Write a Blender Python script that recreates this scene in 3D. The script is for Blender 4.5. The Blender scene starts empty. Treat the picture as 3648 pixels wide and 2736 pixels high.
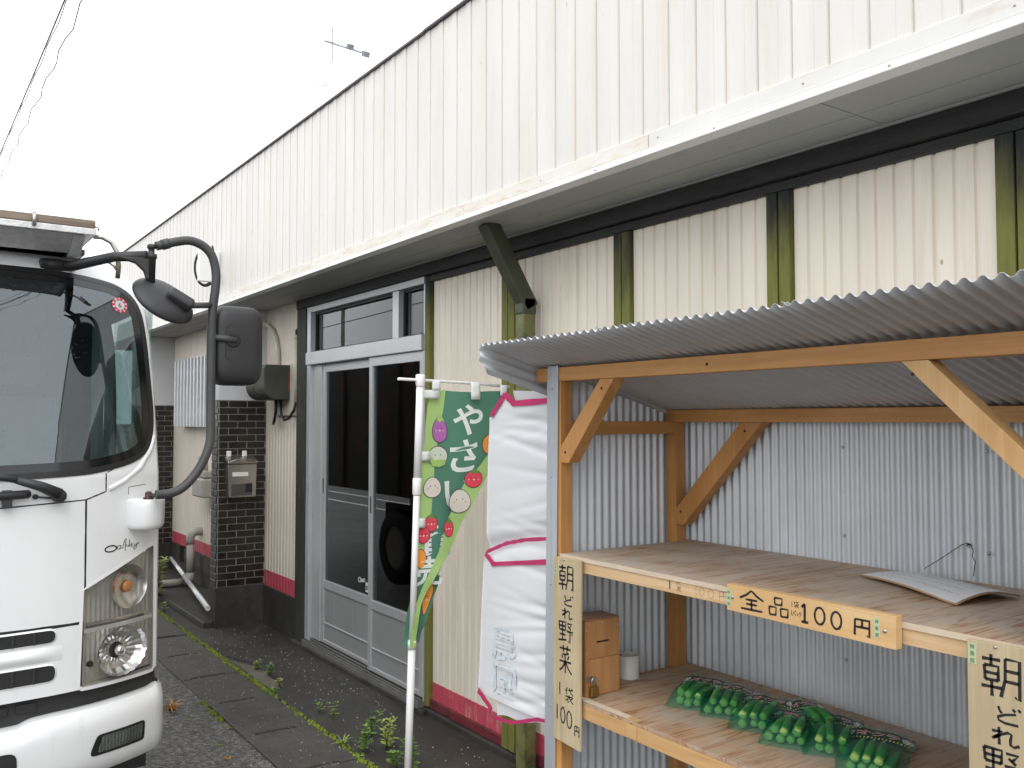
import bpy, bmesh, math, random
from mathutils import Vector, Matrix
random.seed(11)
SC = bpy.context.scene
COL = SC.collection
R = math.radians

# ------------------------------------------------------------------ camera
cam_d = bpy.data.cameras.new('camera')
cam = bpy.data.objects.new('camera', cam_d)
COL.objects.link(cam)
cam_d.sensor_width = 36.0
cam_d.lens = 31.246
cam_d.clip_start = 0.05
cam_d.clip_end = 2000
_y, _p = R(55.1732), R(2.32595)
_f0 = Vector((-math.sin(_y), math.cos(_y), 0))
_r0 = Vector((math.cos(_y), math.sin(_y), 0))
_up0 = Vector((0, 0, 1))
_fw = _f0 * math.cos(_p) + _up0 * math.sin(_p)
_up = _up0 * math.cos(_p) - _f0 * math.sin(_p)
cam.matrix_world = Matrix.Translation((0, 0, 1.7)) @ Matrix((_r0, _up, -_fw)).transposed().to_4x4()
SC.camera = cam
# ------------------------------------------------------------------ sky
W = bpy.data.worlds.new('World'); SC.world = W; W.use_nodes = True
nt = W.node_tree; nt.nodes.clear()
out = nt.nodes.new('ShaderNodeOutputWorld'); bg = nt.nodes.new('ShaderNodeBackground')
sky = nt.nodes.new('ShaderNodeTexSky'); sky.sky_type = 'NISHITA'; sky.sun_disc = False
sky.sun_elevation = R(48); sky.sun_rotation = R(120); sky.dust_density = 6; sky.air_density = 1.5
hs = nt.nodes.new('ShaderNodeHueSaturation'); hs.inputs['Saturation'].default_value = .12
mx = nt.nodes.new('ShaderNodeMixRGB'); mx.inputs[0].default_value = .86
mx.inputs[2].default_value = (15.2, 15.6, 16.0, 1)      # the even cloud layer
nt.links.new(sky.outputs[0], hs.inputs['Color']); nt.links.new(hs.outputs[0], mx.inputs[1])
nt.links.new(mx.outputs[0], bg.inputs[0]); nt.links.new(bg.outputs[0], out.inputs[0])
bg.inputs[1].default_value = .10
# ------------------------------------------------------------------ sun behind the clouds
sun_d = bpy.data.lights.new('sun', 'SUN'); sun_d.energy = .55; sun_d.angle = R(30); sun_d.color = (1, .97, .93)
sun = bpy.data.objects.new('sun', sun_d); COL.objects.link(sun)
_sd = Vector((math.cos(R(48)) * .86, -math.cos(R(48)) * .5, math.sin(R(48))))
sun.rotation_euler = _sd.to_track_quat('Z', 'Y').to_euler()
SC.view_settings.view_transform = 'Standard'; SC.view_settings.look = 'None'
SC.view_settings.exposure = .50; SC.view_settings.gamma = 1
SC.view_settings.use_curve_mapping = False

# ------------------------------------------------------------------ materials
def new_mat(name):
    m = bpy.data.materials.new(name); m.use_nodes = True
    n = m.node_tree; b = n.nodes['Principled BSDF']
    return m, n, b
def node(n, t, **k):
    d = n.nodes.new(t)
    for a, v in k.items(): setattr(d, a, v)
    return d
def coords(n, scale=(1, 1, 1), world=False, rnd=True):
    if world:
        src = node(n, 'ShaderNodeNewGeometry').outputs['Position']
    else:
        src = node(n, 'ShaderNodeTexCoord').outputs['Object']
    mp = node(n, 'ShaderNodeMapping'); mp.inputs['Scale'].default_value = scale
    if rnd and not world:
        oi = node(n, 'ShaderNodeObjectInfo'); mu = node(n, 'ShaderNodeMath', operation='MULTIPLY'); mu.inputs[1].default_value = 37
        n.links.new(oi.outputs['Random'], mu.inputs[0])
        ad = node(n, 'ShaderNodeVectorMath', operation='ADD'); n.links.new(src, ad.inputs[0]); n.links.new(mu.outputs[0], ad.inputs[1])
        src = ad.outputs[0]
    n.links.new(src, mp.inputs['Vector'])
    return mp.outputs[0]
def noise(n, vec, scale, detail=5, rough=.6):
    t = node(n, 'ShaderNodeTexNoise'); t.inputs['Scale'].default_value = scale
    t.inputs['Detail'].default_value = detail; t.inputs['Roughness'].default_value = rough
    n.links.new(vec, t.inputs['Vector']); return t.outputs['Fac']
def ramp(n, fac, stops):
    r = node(n, 'ShaderNodeValToRGB'); e = r.color_ramp.elements
    while len(e) < len(stops): e.new(.5)
    for q, (p, c) in zip(e, stops):
        q.position = p; q.color = (*c, 1) if len(c) == 3 else c
    n.links.new(fac, r.inputs[0]); return r.outputs[0]
def mixc(n, fac, a, b, mode='MIX'):
    m = node(n, 'ShaderNodeMixRGB', blend_type=mode)
    for i, v in ((0, fac), (1, a), (2, b)):
        if hasattr(v, 'links'): n.links.new(v, m.inputs[i])
        else: m.inputs[i].default_value = v if i == 0 else (*v[:3], 1)
    return m.outputs[0]
def bump(n, b, h, strength=.2, dist=.01):
    u = node(n, 'ShaderNodeBump'); u.inputs['Strength'].default_value = strength; u.inputs['Distance'].default_value = dist
    n.links.new(h, u.inputs['Height']); n.links.new(u.outputs[0], b.inputs['Normal'])
def sc(c, k): return tuple(min(1, x * k) for x in c)
def plain(name, col, rough=.5, metal=0, var=.12, vs=6, stretch=(1, 1, 1), bmp=0, bs=80, world=False, coat=0, rvar=0, dirt=None, dth=(.55, .75), ds=3, dstretch=(1, 1, 1)):
    m, n, b = new_mat(name)
    v = coords(n, stretch, world)
    f = noise(n, v, vs)
    c = ramp(n, f, [(.3, sc(col, 1 - var)), (.7, sc(col, 1 + var))])
    if dirt:
        v2 = coords(n, dstretch, world)
        g = ramp(n, noise(n, v2, ds, 8, .7), [(dth[0], (0, 0, 0)), (dth[1], (1, 1, 1))])
        c = mixc(n, g, c, dirt)
    n.links.new(c, b.inputs['Base Color'])
    b.inputs['Roughness'].default_value = rough; b.inputs['Metallic'].default_value = metal
    b.inputs['Coat Weight'].default_value = coat
    if rvar:
        rr = node(n, 'ShaderNodeMapRange'); n.links.new(f, rr.inputs[0]); rr.inputs['From Min'].default_value = .3; rr.inputs['From Max'].default_value = .7
        rr.inputs['To Min'].default_value = rough - rvar; rr.inputs['To Max'].default_value = rough + rvar; n.links.new(rr.outputs[0], b.inputs['Roughness'])
    if bmp: bump(n, b, noise(n, v, bs, 4), bmp, .004)
    return m
def wood(name, dark, light, axis, rough=.62, rings=26, wear=None, streak=.55, thin=False):
    """sawn softwood, grain running along the given world axis"""
    m, n, b = new_mat(name)
    st = [14, 14, 14]; st['xyz'.index(axis)] = .9
    v = coords(n, st, False)
    f = noise(n, v, 1.6, 4, .55)
    w = node(n, 'ShaderNodeMath', operation='MULTIPLY'); w.inputs[1].default_value = rings; n.links.new(f, w.inputs[0])
    s = node(n, 'ShaderNodeMath', operation='SINE'); n.links.new(w.outputs[0], s.inputs[0])
    a = node(n, 'ShaderNodeMapRange'); a.inputs['From Min'].default_value = -1; n.links.new(s.outputs[0], a.inputs[0])
    st2 = [160, 160, 160]; st2['xyz'.index(axis)] = 3
    fine = noise(n, coords(n, st2, False), 1.2, 3)
    t = node(n, 'ShaderNodeMath', operation='MULTIPLY_ADD'); t.inputs[1].default_value = streak; n.links.new(a.outputs[0], t.inputs[0])
    q = node(n, 'ShaderNodeMath', operation='MULTIPLY'); q.inputs[1].default_value = 1 - streak; n.links.new(fine, q.inputs[0]); n.links.new(q.outputs[0], t.inputs[2])
    c = ramp(n, t.outputs[0], [(.15, light), (.70, sc(light, .9)), (.86, dark)] if thin else [(.15, light), (.85, dark)])
    big = noise(n, coords(n, (2, 2, 2), False), 2.2, 3)
    c = mixc(n, ramp(n, big, [(.35, (0, 0, 0)), (.75, (.55, .55, .55))]), c, sc(dark, .85))
    if wear:
        g = ramp(n, noise(n, coords(n, (1, 1, 1), True), 5, 6, .65), [(.4, (0, 0, 0)), (.62, (.9, .9, .9))])
        c = mixc(n, g, c, wear)
    n.links.new(c, b.inputs['Base Color']); b.inputs['Roughness'].default_value = rough
    bump(n, b, fine, .25, .002)
    return m
def thin_glass(name, tint=(.8, .85, .84), ior=1.9, rough=0.0, drops=False, tr=1.0, gloss=(1, 1, 1, 1)):
    """a single pane: clear body, Fresnel reflection on top"""
    m = bpy.data.materials.new(name); m.use_nodes = True; n = m.node_tree; n.nodes.clear()
    o = node(n, 'ShaderNodeOutputMaterial'); mix = node(n, 'ShaderNodeMixShader')
    t = node(n, 'ShaderNodeBsdfTransparent'); t.inputs[0].default_value = (*sc(tint, tr), 1)
    g = node(n, 'ShaderNodeBsdfGlossy'); g.inputs['Roughness'].default_value = rough; g.inputs['Color'].default_value = gloss
    r0 = ((ior - 1) / (ior + 1)) ** 2
    ge = node(n, 'ShaderNodeNewGeometry'); dt = node(n, 'ShaderNodeVectorMath', operation='DOT_PRODUCT')
    n.links.new(ge.outputs['Normal'], dt.inputs[0]); n.links.new(ge.outputs['Incoming'], dt.inputs[1])
    ab = node(n, 'ShaderNodeMath', operation='ABSOLUTE'); n.links.new(dt.outputs['Value'], ab.inputs[0])
    om = node(n, 'ShaderNodeMath', operation='SUBTRACT'); om.inputs[0].default_value = 1; n.links.new(ab.outputs[0], om.inputs[1])
    po = node(n, 'ShaderNodeMath', operation='POWER'); po.inputs[1].default_value = 5; n.links.new(om.outputs[0], po.inputs[0])
    fr = node(n, 'ShaderNodeMath', operation='MULTIPLY_ADD'); fr.inputs[1].default_value = 1 - r0; fr.inputs[2].default_value = r0; n.links.new(po.outputs[0], fr.inputs[0])
    n.links.new(fr.outputs[0], mix.inputs[0]); n.links.new(t.outputs[0], mix.inputs[1]); n.links.new(g.outputs[0], mix.inputs[2])
    last = mix.outputs[0]
    if drops:
        vo = node(n, 'ShaderNodeTexVoronoi'); vo.inputs['Scale'].default_value = 95; vo.inputs['Randomness'].default_value = 1
        n.links.new(coords(n, (1, 1, 1), False, False), vo.inputs['Vector'])
        th = node(n, 'ShaderNodeMath', operation='LESS_THAN'); th.inputs[1].default_value = .17; n.links.new(vo.outputs['Distance'], th.inputs[0])
        cl = ramp(n, noise(n, coords(n, (1, 1, 1), False, False), 7, 3), [(.45, (0, 0, 0)), (.6, (1, 1, 1))])
        mu = node(n, 'ShaderNodeMath', operation='MULTIPLY'); n.links.new(th.outputs[0], mu.inputs[0]); n.links.new(cl, mu.inputs[1])
        bu = node(n, 'ShaderNodeBump'); bu.inputs['Strength'].default_value = .8; bu.inputs['Distance'].default_value = .004
        n.links.new(mu.outputs[0], bu.inputs['Height']); n.links.new(bu.outputs[0], g.inputs['Normal'])
        d = node(n, 'ShaderNodeBsdfDiffuse'); d.inputs[0].default_value = (.25, .28, .29, 1)
        m2 = node(n, 'ShaderNodeMixShader'); k = node(n, 'ShaderNodeMath', operation='MULTIPLY'); k.inputs[1].default_value = .45
        n.links.new(mu.outputs[0], k.inputs[0]); n.links.new(k.outputs[0], m2.inputs[0]); n.links.new(last, m2.inputs[1]); n.links.new(d.outputs[0], m2.inputs[2])
        last = m2.outputs[0]
    n.links.new(last, o.inputs[0])
    return m
MT = {}
def two_tone_post(name):
    """black stained timber with green algae growing on its lower, rain-splashed length"""
    m, n, b = new_mat(name)
    g = node(n, 'ShaderNodeNewGeometry'); sp = node(n, 'ShaderNodeSeparateXYZ'); n.links.new(g.outputs['Position'], sp.inputs[0])
    v = coords(n, (6, 6, 1.2), True)
    nz = noise(n, v, 2.4, 6, .65)
    ad = node(n, 'ShaderNodeMath', operation='MULTIPLY_ADD'); ad.inputs[1].default_value = .55; n.links.new(nz, ad.inputs[0]); n.links.new(sp.outputs['Z'], ad.inputs[2])
    f = node(n, 'ShaderNodeMapRange'); f.inputs['From Min'].default_value = 2.50; f.inputs['From Max'].default_value = 2.78; n.links.new(ad.outputs[0], f.inputs[0])
    ol = ramp(n, noise(n, coords(n, (22, 22, 2), True), 3, 6, .7), [(.3, (.13, .135, .025)), (.6, (.185, .180, .040)), (.8, (.10, .10, .045))])
    c = mixc(n, f.outputs[0], ol, (.016, .018, .017))
    n.links.new(c, b.inputs['Base Color']); b.inputs['Roughness'].default_value = .75
    bump(n, b, noise(n, coords(n, (60, 60, 4), True), 2, 4), .35, .003)
    return m
def siding_mat(name, col, stain, world_axis_speckle=True):
    m, n, b = new_mat(name)
    c = ramp(n, noise(n, coords(n, (3, 3, .5), True), 2, 6, .6), [(.3, sc(col, .93)), (.7, sc(col, 1.05))])
    st = ramp(n, noise(n, coords(n, (9, 9, .7), True), 1.3, 7, .7), [(.54, (0, 0, 0)), (.76, (.7, .7, .7))])
    c = mixc(n, st, c, stain)
    vo = node(n, 'ShaderNodeTexVoronoi'); vo.inputs['Scale'].default_value = 13; n.links.new(coords(n, (1, 1, .55), True), vo.inputs['Vector'])
    th = ramp(n, vo.outputs['Distance'], [(.035, (.85, .85, .85)), (.075, (0, 0, 0))])
    gate = ramp(n, noise(n, coords(n, (1, 1, 1), True), 3.1, 2), [(.53, (0, 0, 0)), (.6, (1, 1, 1))])
    c = mixc(n, mixc(n, 1, th, gate, 'MULTIPLY'), c, (.36, .25, .10))
    n.links.new(c, b.inputs['Base Color']); b.inputs['Roughness'].default_value = .42
    bump(n, b, noise(n, coords(n, (40, 40, 3), True), 2, 3), .05, .002)
    return m
MT['fascia'] = siding_mat('painted_fascia_metal', (.69, .668, .63), (.66, .56, .45))
MT['siding'] = siding_mat('cream_siding_metal', (.80, .725, .615), (.62, .53, .40))
MT['trim'] = plain('cream_trim', (.72, .69, .63), .45, var=.05, vs=3, dirt=(.58, .45, .31), dth=(.5, .72), ds=4, world=True, dstretch=(1.2, 1, 6))
MT['white_trim'] = plain('white_trim', (.8, .8, .79), .35, var=.03, world=True)
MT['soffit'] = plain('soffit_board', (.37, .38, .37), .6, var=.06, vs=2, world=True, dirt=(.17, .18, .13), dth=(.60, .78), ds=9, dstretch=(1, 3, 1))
MT['beam'] = plain('black_stained_timber', (.017, .018, .017), .62, var=.45, vs=4, stretch=(1, 8, 8), bmp=.3, bs=30, world=True)
MT['post'] = two_tone_post('algae_timber')
MT['alu'] = plain('aluminium', (.56, .57, .58), .38, .45, var=.06, vs=3, world=True, dirt=(.33, .32, .30), dth=(.6, .85), ds=3)
MT['alu_dark'] = plain('aluminium_track', (.23, .225, .215), .5, .5, var=.2, vs=12, world=True)
MT['door_panel'] = plain('door_panel_alu', (.42, .425, .43), .42, .45, var=.05, vs=3, world=True, dirt=(.30, .29, .27), dth=(.58, .8), ds=5)
MT['rubber'] = plain('black_rubber', (.012, .012, .013), .5, var=.2)
MT['door_glass'] = thin_glass('door_glass', (.62, .64, .65), 1.5)
MT['red'] = plain('red_paint', (.54, .075, .115), .42, var=.15, vs=5, world=True, dirt=(.62, .36, .30), dth=(.56, .72), ds=7, dstretch=(3, 3, .7))
MT['redw'] = plain('dark_red_timber', (.17, .018, .025), .6, var=.3, vs=5, stretch=(2, 8, 8), world=True, dirt=(.035, .02, .02), dth=(.5, .7), ds=8)
MT['concrete_base'] = plain('stained_base_concrete', (.042, .039, .033), .7, var=.35, vs=3, world=True, bmp=.3, bs=60, dirt=(.014, .014, .012), dth=(.45, .65), ds=2.3, dstretch=(1, 1, .5))
MT['mortar'] = plain('grey_mortar', (.24, .23, .205), .85, var=.2, vs=20, world=True, bmp=.3, bs=120)
MT['brick'] = plain('dark_glazed_brick', (.018, .015, .012), .34, var=.5, vs=7, bmp=.2, bs=50, rvar=.1)
MT['plaster'] = plain('grey_plaster', (.53, .54, .56), .8, var=.04, vs=4, world=True, bmp=.15, bs=160)
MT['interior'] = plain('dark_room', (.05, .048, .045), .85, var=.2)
MT['galv'] = plain('galvanised_sheet', (.56, .585, .615), .45, .35, var=.10, vs=3, world=True, bmp=.04, bs=300, rvar=.05)
MT['galv_roof'] = plain('galvanised_roof_sheet', (.50, .51, .53), .5, .25, var=.08, vs=4, world=True, bmp=.04, bs=300)
MT['flash'] = plain('galvanised_flashing', (.50, .53, .56), .38, .5, var=.05, vs=5, world=True)
TD, TL = (.42, .185, .05), (.58, .30, .10)
for a in 'xyz':
    MT['tim_' + a] = wood('stained_timber_' + a, TD, TL, a, .5, 20, streak=.35)
    MT['pine_' + a] = wood('planed_pine_' + a, (.52, .32, .15), (.66, .47, .28), a, .6, 24)
MT['shelf'] = wood('plywood_shelf', (.25, .105, .045), (.40, .285, .195), 'x', .66, 30, wear=(.36, .31, .27), streak=.6)
MT['shelf_low'] = wood('plywood_shelf_low', (.24, .085, .025), (.38, .245, .15), 'x', .64, 30, wear=(.27, .235, .205), streak=.65)
MT['ply_edge'] = plain('plywood_edge', (.58, .47, .35), .75, var=.1, vs=20, stretch=(1, 1, 8))
MT['signwood'] = wood('weathered_sign_plywood', (.40, .31, .18), (.56, .46, .30), 'z', .7, 18, streak=.3)
MT['ink'] = plain('black_marker_ink', (.012, .010, .012), .45, var=.3, vs=40)
MT['ink_faint'] = plain('pencil_mark', (.20, .13, .075), .7, var=.2)
MT['screw'] = plain('zinc_screw', (.42, .41, .40), .35, .8)

# ------------------------------------------------------------------ mesh helpers
class MB:
    def __init__(s): s.v = []; s.f = []; s.sm = []
    def add(s, vs, fs, smooth=False):
        o = len(s.v); s.v += [tuple(p) for p in vs]; s.f += [tuple(i + o for i in q) for q in fs]; s.sm += [smooth] * len(fs); return s
    def box(s, x0, x1, y0, y1, z0, z1):
        return s.add([(x0, y0, z0), (x1, y0, z0), (x1, y1, z0), (x0, y1, z0), (x0, y0, z1), (x1, y0, z1), (x1, y1, z1), (x0, y1, z1)],
                     [(0, 3, 2, 1), (4, 5, 6, 7), (0, 1, 5, 4), (1, 2, 6, 5), (2, 3, 7, 6), (3, 0, 4, 7)])
    def obox(s, c, ax, ay, az):
        c, ax, ay, az = map(Vector, (c, ax, ay, az))
        q = [c + ax * i + ay * j + az * k for k in (-1, 1) for i, j in ((-1, -1), (1, -1), (1, 1), (-1, 1))]
        return s.add(q, [(0, 3, 2, 1), (4, 5, 6, 7), (0, 1, 5, 4), (1, 2, 6, 5), (2, 3, 7, 6), (3, 0, 4, 7)])
    def bar(s, a, b, w, h, up=(0, 0, 1)):
        """straight bar from a to b, w across, h along 'up'"""
        a, b, up = Vector(a), Vector(b), Vector(up)
        d = (b - a); l = d.length; d.normalize(); side = d.cross(up).normalized(); u = side.cross(d)
        return s.obox((a + b) / 2, d * l / 2, side * w / 2, u * h / 2)
    def prism(s, poly, axis, a0, a1):
        """polygon given in the two other axes (in xyz order), pushed along axis"""
        n = len(poly); i = 'xyz'.index(axis)
        def P(p, a):
            q = [p[0], p[1]]; q.insert(i, a); return q
        vs = [P(p, a0) for p in poly] + [P(p, a1) for p in poly]
        fs = [tuple(range(n))[::-1], tuple(range(n, 2 * n))] + [(k, (k + 1) % n, n + (k + 1) % n, n + k) for k in range(n)]
        return s.add(vs, fs)
    def tube(s, pts, r, n=10, cap=True):
        pts = [Vector(p) for p in pts]; rr = r if isinstance(r, (list, tuple)) else [r] * len(pts)
        o = len(s.v); prev = None; vs = []
        for k, p in enumerate(pts):
            t = (pts[min(k + 1, len(pts) - 1)] - pts[max(k - 1, 0)]).normalized()
            if prev is None:
                u = t.orthogonal().normalized()
            else:
                u = (prev - t * prev.dot(t)); u = u.normalized() if u.length > 1e-6 else t.orthogonal().normalized()
            prev = u; w = t.cross(u)
            for j in range(n):
                a = 2 * math.pi * j / n; vs.append(p + (u * math.cos(a) + w * math.sin(a)) * rr[k])
        fs = [(k * n + j, k * n + (j + 1) % n, (k + 1) * n + (j + 1) % n, (k + 1) * n + j) for k in range(len(pts) - 1) for j in range(n)]
        s.add(vs, fs, True)
        if cap:
            m = len(pts) - 1
            s.add([], []); s.f += [tuple(o + j for j in range(n))[::-1], tuple(o + m * n + j for j in range(n))]; s.sm += [False, False]
        return s
    def lathe(s, prof, c, axis='z', n=24, cap=True):
        """profile [(r, h)] turned about an axis through c"""
        c = Vector(c); e = {'z': (Vector((1, 0, 0)), Vector((0, 1, 0)), Vector((0, 0, 1))), 'x': (Vector((0, 1, 0)), Vector((0, 0, 1)), Vector((1, 0, 0))), 'y': (Vector((0, 0, 1)), Vector((1, 0, 0)), Vector((0, 1, 0)))}[axis] if isinstance(axis, str) else axis
        vs = [c + (e[0] * math.cos(2 * math.pi * j / n) + e[1] * math.sin(2 * math.pi * j / n)) * r + e[2] * h for r, h in prof for j in range(n)]
        fs = [(k * n + j, k * n + (j + 1) % n, (k + 1) * n + (j + 1) % n, (k + 1) * n + j) for k in range(len(prof) - 1) for j in range(n)]
        o = len(s.v); s.add(vs, fs, True)
        if cap:
            m = len(prof) - 1; s.f += [tuple(o + j for j in range(n))[::-1], tuple(o + m * n + j for j in range(n))]; s.sm += [False, False]
        return s
    def grid(s, fn, nu, nv, smooth=True):
        vs = [fn(i / nu, j / nv) for j in range(nv + 1) for i in range(nu + 1)]
        return s.add(vs, [(j * (nu + 1) + i, j * (nu + 1) + i + 1, (j + 1) * (nu + 1) + i + 1, (j + 1) * (nu + 1) + i) for j in range(nv) for i in range(nu)], smooth)
    def build(s, name, mat, parent=None, bevel=0, seg=2, solid=0, smooth=None, origin=None):
        me = bpy.data.meshes.new(name)
        if origin is None:
            lo = [min(v[i] for v in s.v) for i in range(3)]; hi = [max(v[i] for v in s.v) for i in range(3)]
            c = Vector([(a + b) / 2 for a, b in zip(lo, hi)])
            if parent is None: c.z = lo[2]
        else: c = Vector(origin)
        me.from_pydata([Vector(v) - c for v in s.v], [], s.f)
        me.polygons.foreach_set('use_smooth', [bool(x) if smooth is None else smooth for x in s.sm])
        me.materials.append(mat if not isinstance(mat, str) else MT[mat]); me.update()
        o = bpy.data.objects.new(name, me); COL.objects.link(o)
        place(o, c, parent)
        if solid:
            md = o.modifiers.new('thickness', 'SOLIDIFY'); md.thickness = solid; md.offset = 0
        if bevel:
            md = o.modifiers.new('edge', 'BEVEL'); md.width = bevel; md.segments = seg; md.limit_method = 'ANGLE'; md.angle_limit = R(40)
        return o
def wloc(o):
    v = Vector((0, 0, 0))
    while o is not None: v = v + o.location; o = o.parent
    return v
def place(o, c, parent):
    if parent is not None: o.parent = parent; o.location = Vector(c) - wloc(parent)
    else: o.location = c
def thing(name, label, cat, loc, group=None):
    o = bpy.data.objects.new(name, None); COL.objects.link(o); o.location = loc; o.empty_display_size = .1
    o['label'] = label; o['category'] = cat
    if group: o['group'] = group
    return o
def tag(o, label, cat, group=None):
    o['label'] = label; o['category'] = cat
    if group: o['group'] = group
    return o
def struct(o): o['kind'] = 'structure'; return o
def inst(src, name, c, parent, rotz=0, scale=None):
    o = bpy.data.objects.new(name, src.data); COL.objects.link(o); place(o, c, parent)
    for md in src.modifiers:
        m2 = o.modifiers.new(md.name, md.type)
        for a in ('width', 'segments', 'limit_method', 'angle_limit', 'thickness', 'offset'):
            if hasattr(md, a): setattr(m2, a, getattr(md, a))
    if rotz: o.rotation_euler.z = rotz
    if scale: o.scale = scale
    return o
def ribbon(mb, pts, w, P, taper=True):
    """a pen stroke of width w through 2D pts; P maps 2D to 3D"""
    pts = [Vector((a, b)) for a, b in pts]; L = []; Rr = []
    for k, p in enumerate(pts):
        t = (pts[min(k + 1, len(pts) - 1)] - pts[max(k - 1, 0)]); t = t.normalized() if t.length > 0 else Vector((1, 0))
        nrm = Vector((-t.y, t.x)); ww = w * (.5 + .07 * math.sin(k * 2.3 + p.x * 40))
        L.append(P(*(p + nrm * ww))); Rr.append(P(*(p - nrm * ww)))
    n = len(pts)
    mb.add(L + Rr, [(k, k + 1, n + k + 1, n + k) for k in range(n - 1)])
def el(cx, cy, rx, ry, n=14, a0=0, a1=360):
    return [(cx + rx * math.cos(R(a0 + (a1 - a0) * k / n)), cy + ry * math.sin(R(a0 + (a1 - a0) * k / n))) for k in range(n + 1)]
GLYPH = {
 '朝': [[(.05,.13),(.5,.11)],[(.27,0),(.27,.26)],[(.1,.28),(.12,.63)],[(.1,.28),(.45,.27),(.44,.62)],[(.12,.45),(.44,.45)],[(.12,.62),(.44,.61)],[(.02,.79),(.53,.77)],[(.28,.63),(.28,1)],[(.62,.05),(.61,.55),(.5,.98)],[(.62,.05),(.96,.06),(.95,.97),(.84,.9)],[(.62,.33),(.95,.33)],[(.61,.58),(.95,.58)]],
 'ど': [[(.3,.05),(.33,.25),(.4,.42)],[(.82,.3),(.5,.45),(.28,.65),(.3,.82),(.48,.92),(.88,.9)],[(.72,.04),(.8,.17)],[(.88,0),(.96,.12)]],
 'れ': [[(.3,.02),(.3,.98)],[(.06,.3),(.42,.24),(.25,.5),(.06,.72)],[(.14,.66),(.4,.38),(.6,.22),(.72,.28),(.68,.6),(.68,.85),(.8,.93),(.98,.78)]],
 '野': [[(.05,.05),(.08,.42)],[(.05,.05),(.5,.04),(.48,.42)],[(.07,.24),(.48,.23)],[(.08,.42),(.48,.41)],[(.28,.05),(.28,.88)],[(.08,.64),(.48,.62)],[(.0,.93),(.54,.84)],[(.6,.08),(.9,.07),(.74,.26)],[(.66,.2),(.84,.34)],[(.56,.44),(.98,.43),(.88,.58)],[(.77,.43),(.77,.97),(.64,.88)]],
 '菜': [[(.08,.13),(.92,.11)],[(.34,0),(.37,.25)],[(.66,0),(.62,.25)],[(.76,.26),(.55,.32),(.28,.34)],[(.24,.38),(.31,.48)],[(.47,.36),(.51,.46)],[(.78,.36),(.66,.5)],[(.06,.6),(.94,.58)],[(.5,.47),(.5,1)],[(.48,.6),(.3,.82),(.06,.96)],[(.52,.6),(.72,.82),(.97,.98)]],
 '1': [[(.5,0),(.49,.5),(.5,1)]],
 '袋': [[(.3,0),(.08,.26)],[(.2,.16),(.21,.46)],[(.34,.17),(.9,.1)],[(.55,0),(.66,.3),(.94,.44)],[(.78,0),(.88,.07)],[(.48,.47),(.52,.55)],[(.08,.6),(.94,.57)],[(.5,.59),(.32,.76),(.06,.88)],[(.34,.74),(.34,.97),(.52,.88)],[(.84,.65),(.6,.76)],[(.5,.62),(.66,.82),(.97,.98)]],
 '0': [el(.5,.5,.42,.5,18)],
 '円': [[(.1,.06),(.07,1)],[(.1,.06),(.92,.05),(.9,1),(.76,.92)],[(.5,.06),(.5,.47)],[(.1,.5),(.9,.48)]],
 '全': [[(.5,0),(.3,.24),(.02,.45)],[(.5,0),(.72,.24),(.99,.42)],[(.26,.48),(.74,.46)],[(.28,.7),(.72,.69)],[(.5,.47),(.5,.96)],[(.06,.97),(.94,.95)]],
 '品': [[(.3,.02),(.32,.38)],[(.3,.02),(.68,.01),(.66,.38)],[(.32,.38),(.66,.36)],[(.03,.54),(.05,.97)],[(.03,.54),(.38,.53),(.36,.96)],[(.05,.96),(.36,.94)],[(.6,.54),(.62,.97)],[(.6,.54),(.97,.53),(.95,.96)],[(.62,.96),(.95,.94)]],
 'パ': [[(.3,.25),(.22,.6),(.03,.95)],[(.55,.25),(.7,.6),(.9,.95)],el(.87,.12,.11,.11,8)],
 'ッ': [[(.15,.45),(.24,.62)],[(.45,.38),(.53,.56)],[(.88,.42),(.75,.75),(.4,.98)]],
 'ク': [[(.38,.08),(.25,.35),(.03,.55)],[(.36,.22),(.85,.2),(.7,.6),(.25,.98)]],
 'I': [[(.62,0),(.5,.04),(.2,.2)],[(.58,0),(.55,1)],[(.15,1),(.98,1)]],
}
def write(mb, ch, x, z, w, h, pen, P):
    """draw a glyph with its top left corner at (x, z); P(x, z) -> 3D"""
    for st in GLYPH[ch]:
        q = [(x + a * w, z - b * h) for a, b in st]
        if len(q) == 2: q = [q[0], ((q[0][0] + q[1][0]) / 2, (q[0][1] + q[1][1]) / 2), q[1]]
        ribbon(mb, q, pen * 1.18, P)
def text_mesh(s, size, bold=0.0):
    c = bpy.data.curves.new('lettering', 'FONT'); c.body = s; c.size = size; c.align_x = 'CENTER'; c.offset = bold; c.resolution_u = 3
    o = bpy.data.objects.new('lettering', c); COL.objects.link(o)
    me = bpy.data.meshes.new_from_object(o.evaluated_get(bpy.context.evaluated_depsgraph_get()))
    COL.objects.unlink(o); bpy.data.objects.remove(o); bpy.data.curves.remove(c)
    vs = [tuple(v.co) for v in me.vertices]; fs = [tuple(p.vertices) for p in me.polygons]
    bpy.data.meshes.remove(me)
    return vs, fs
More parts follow.
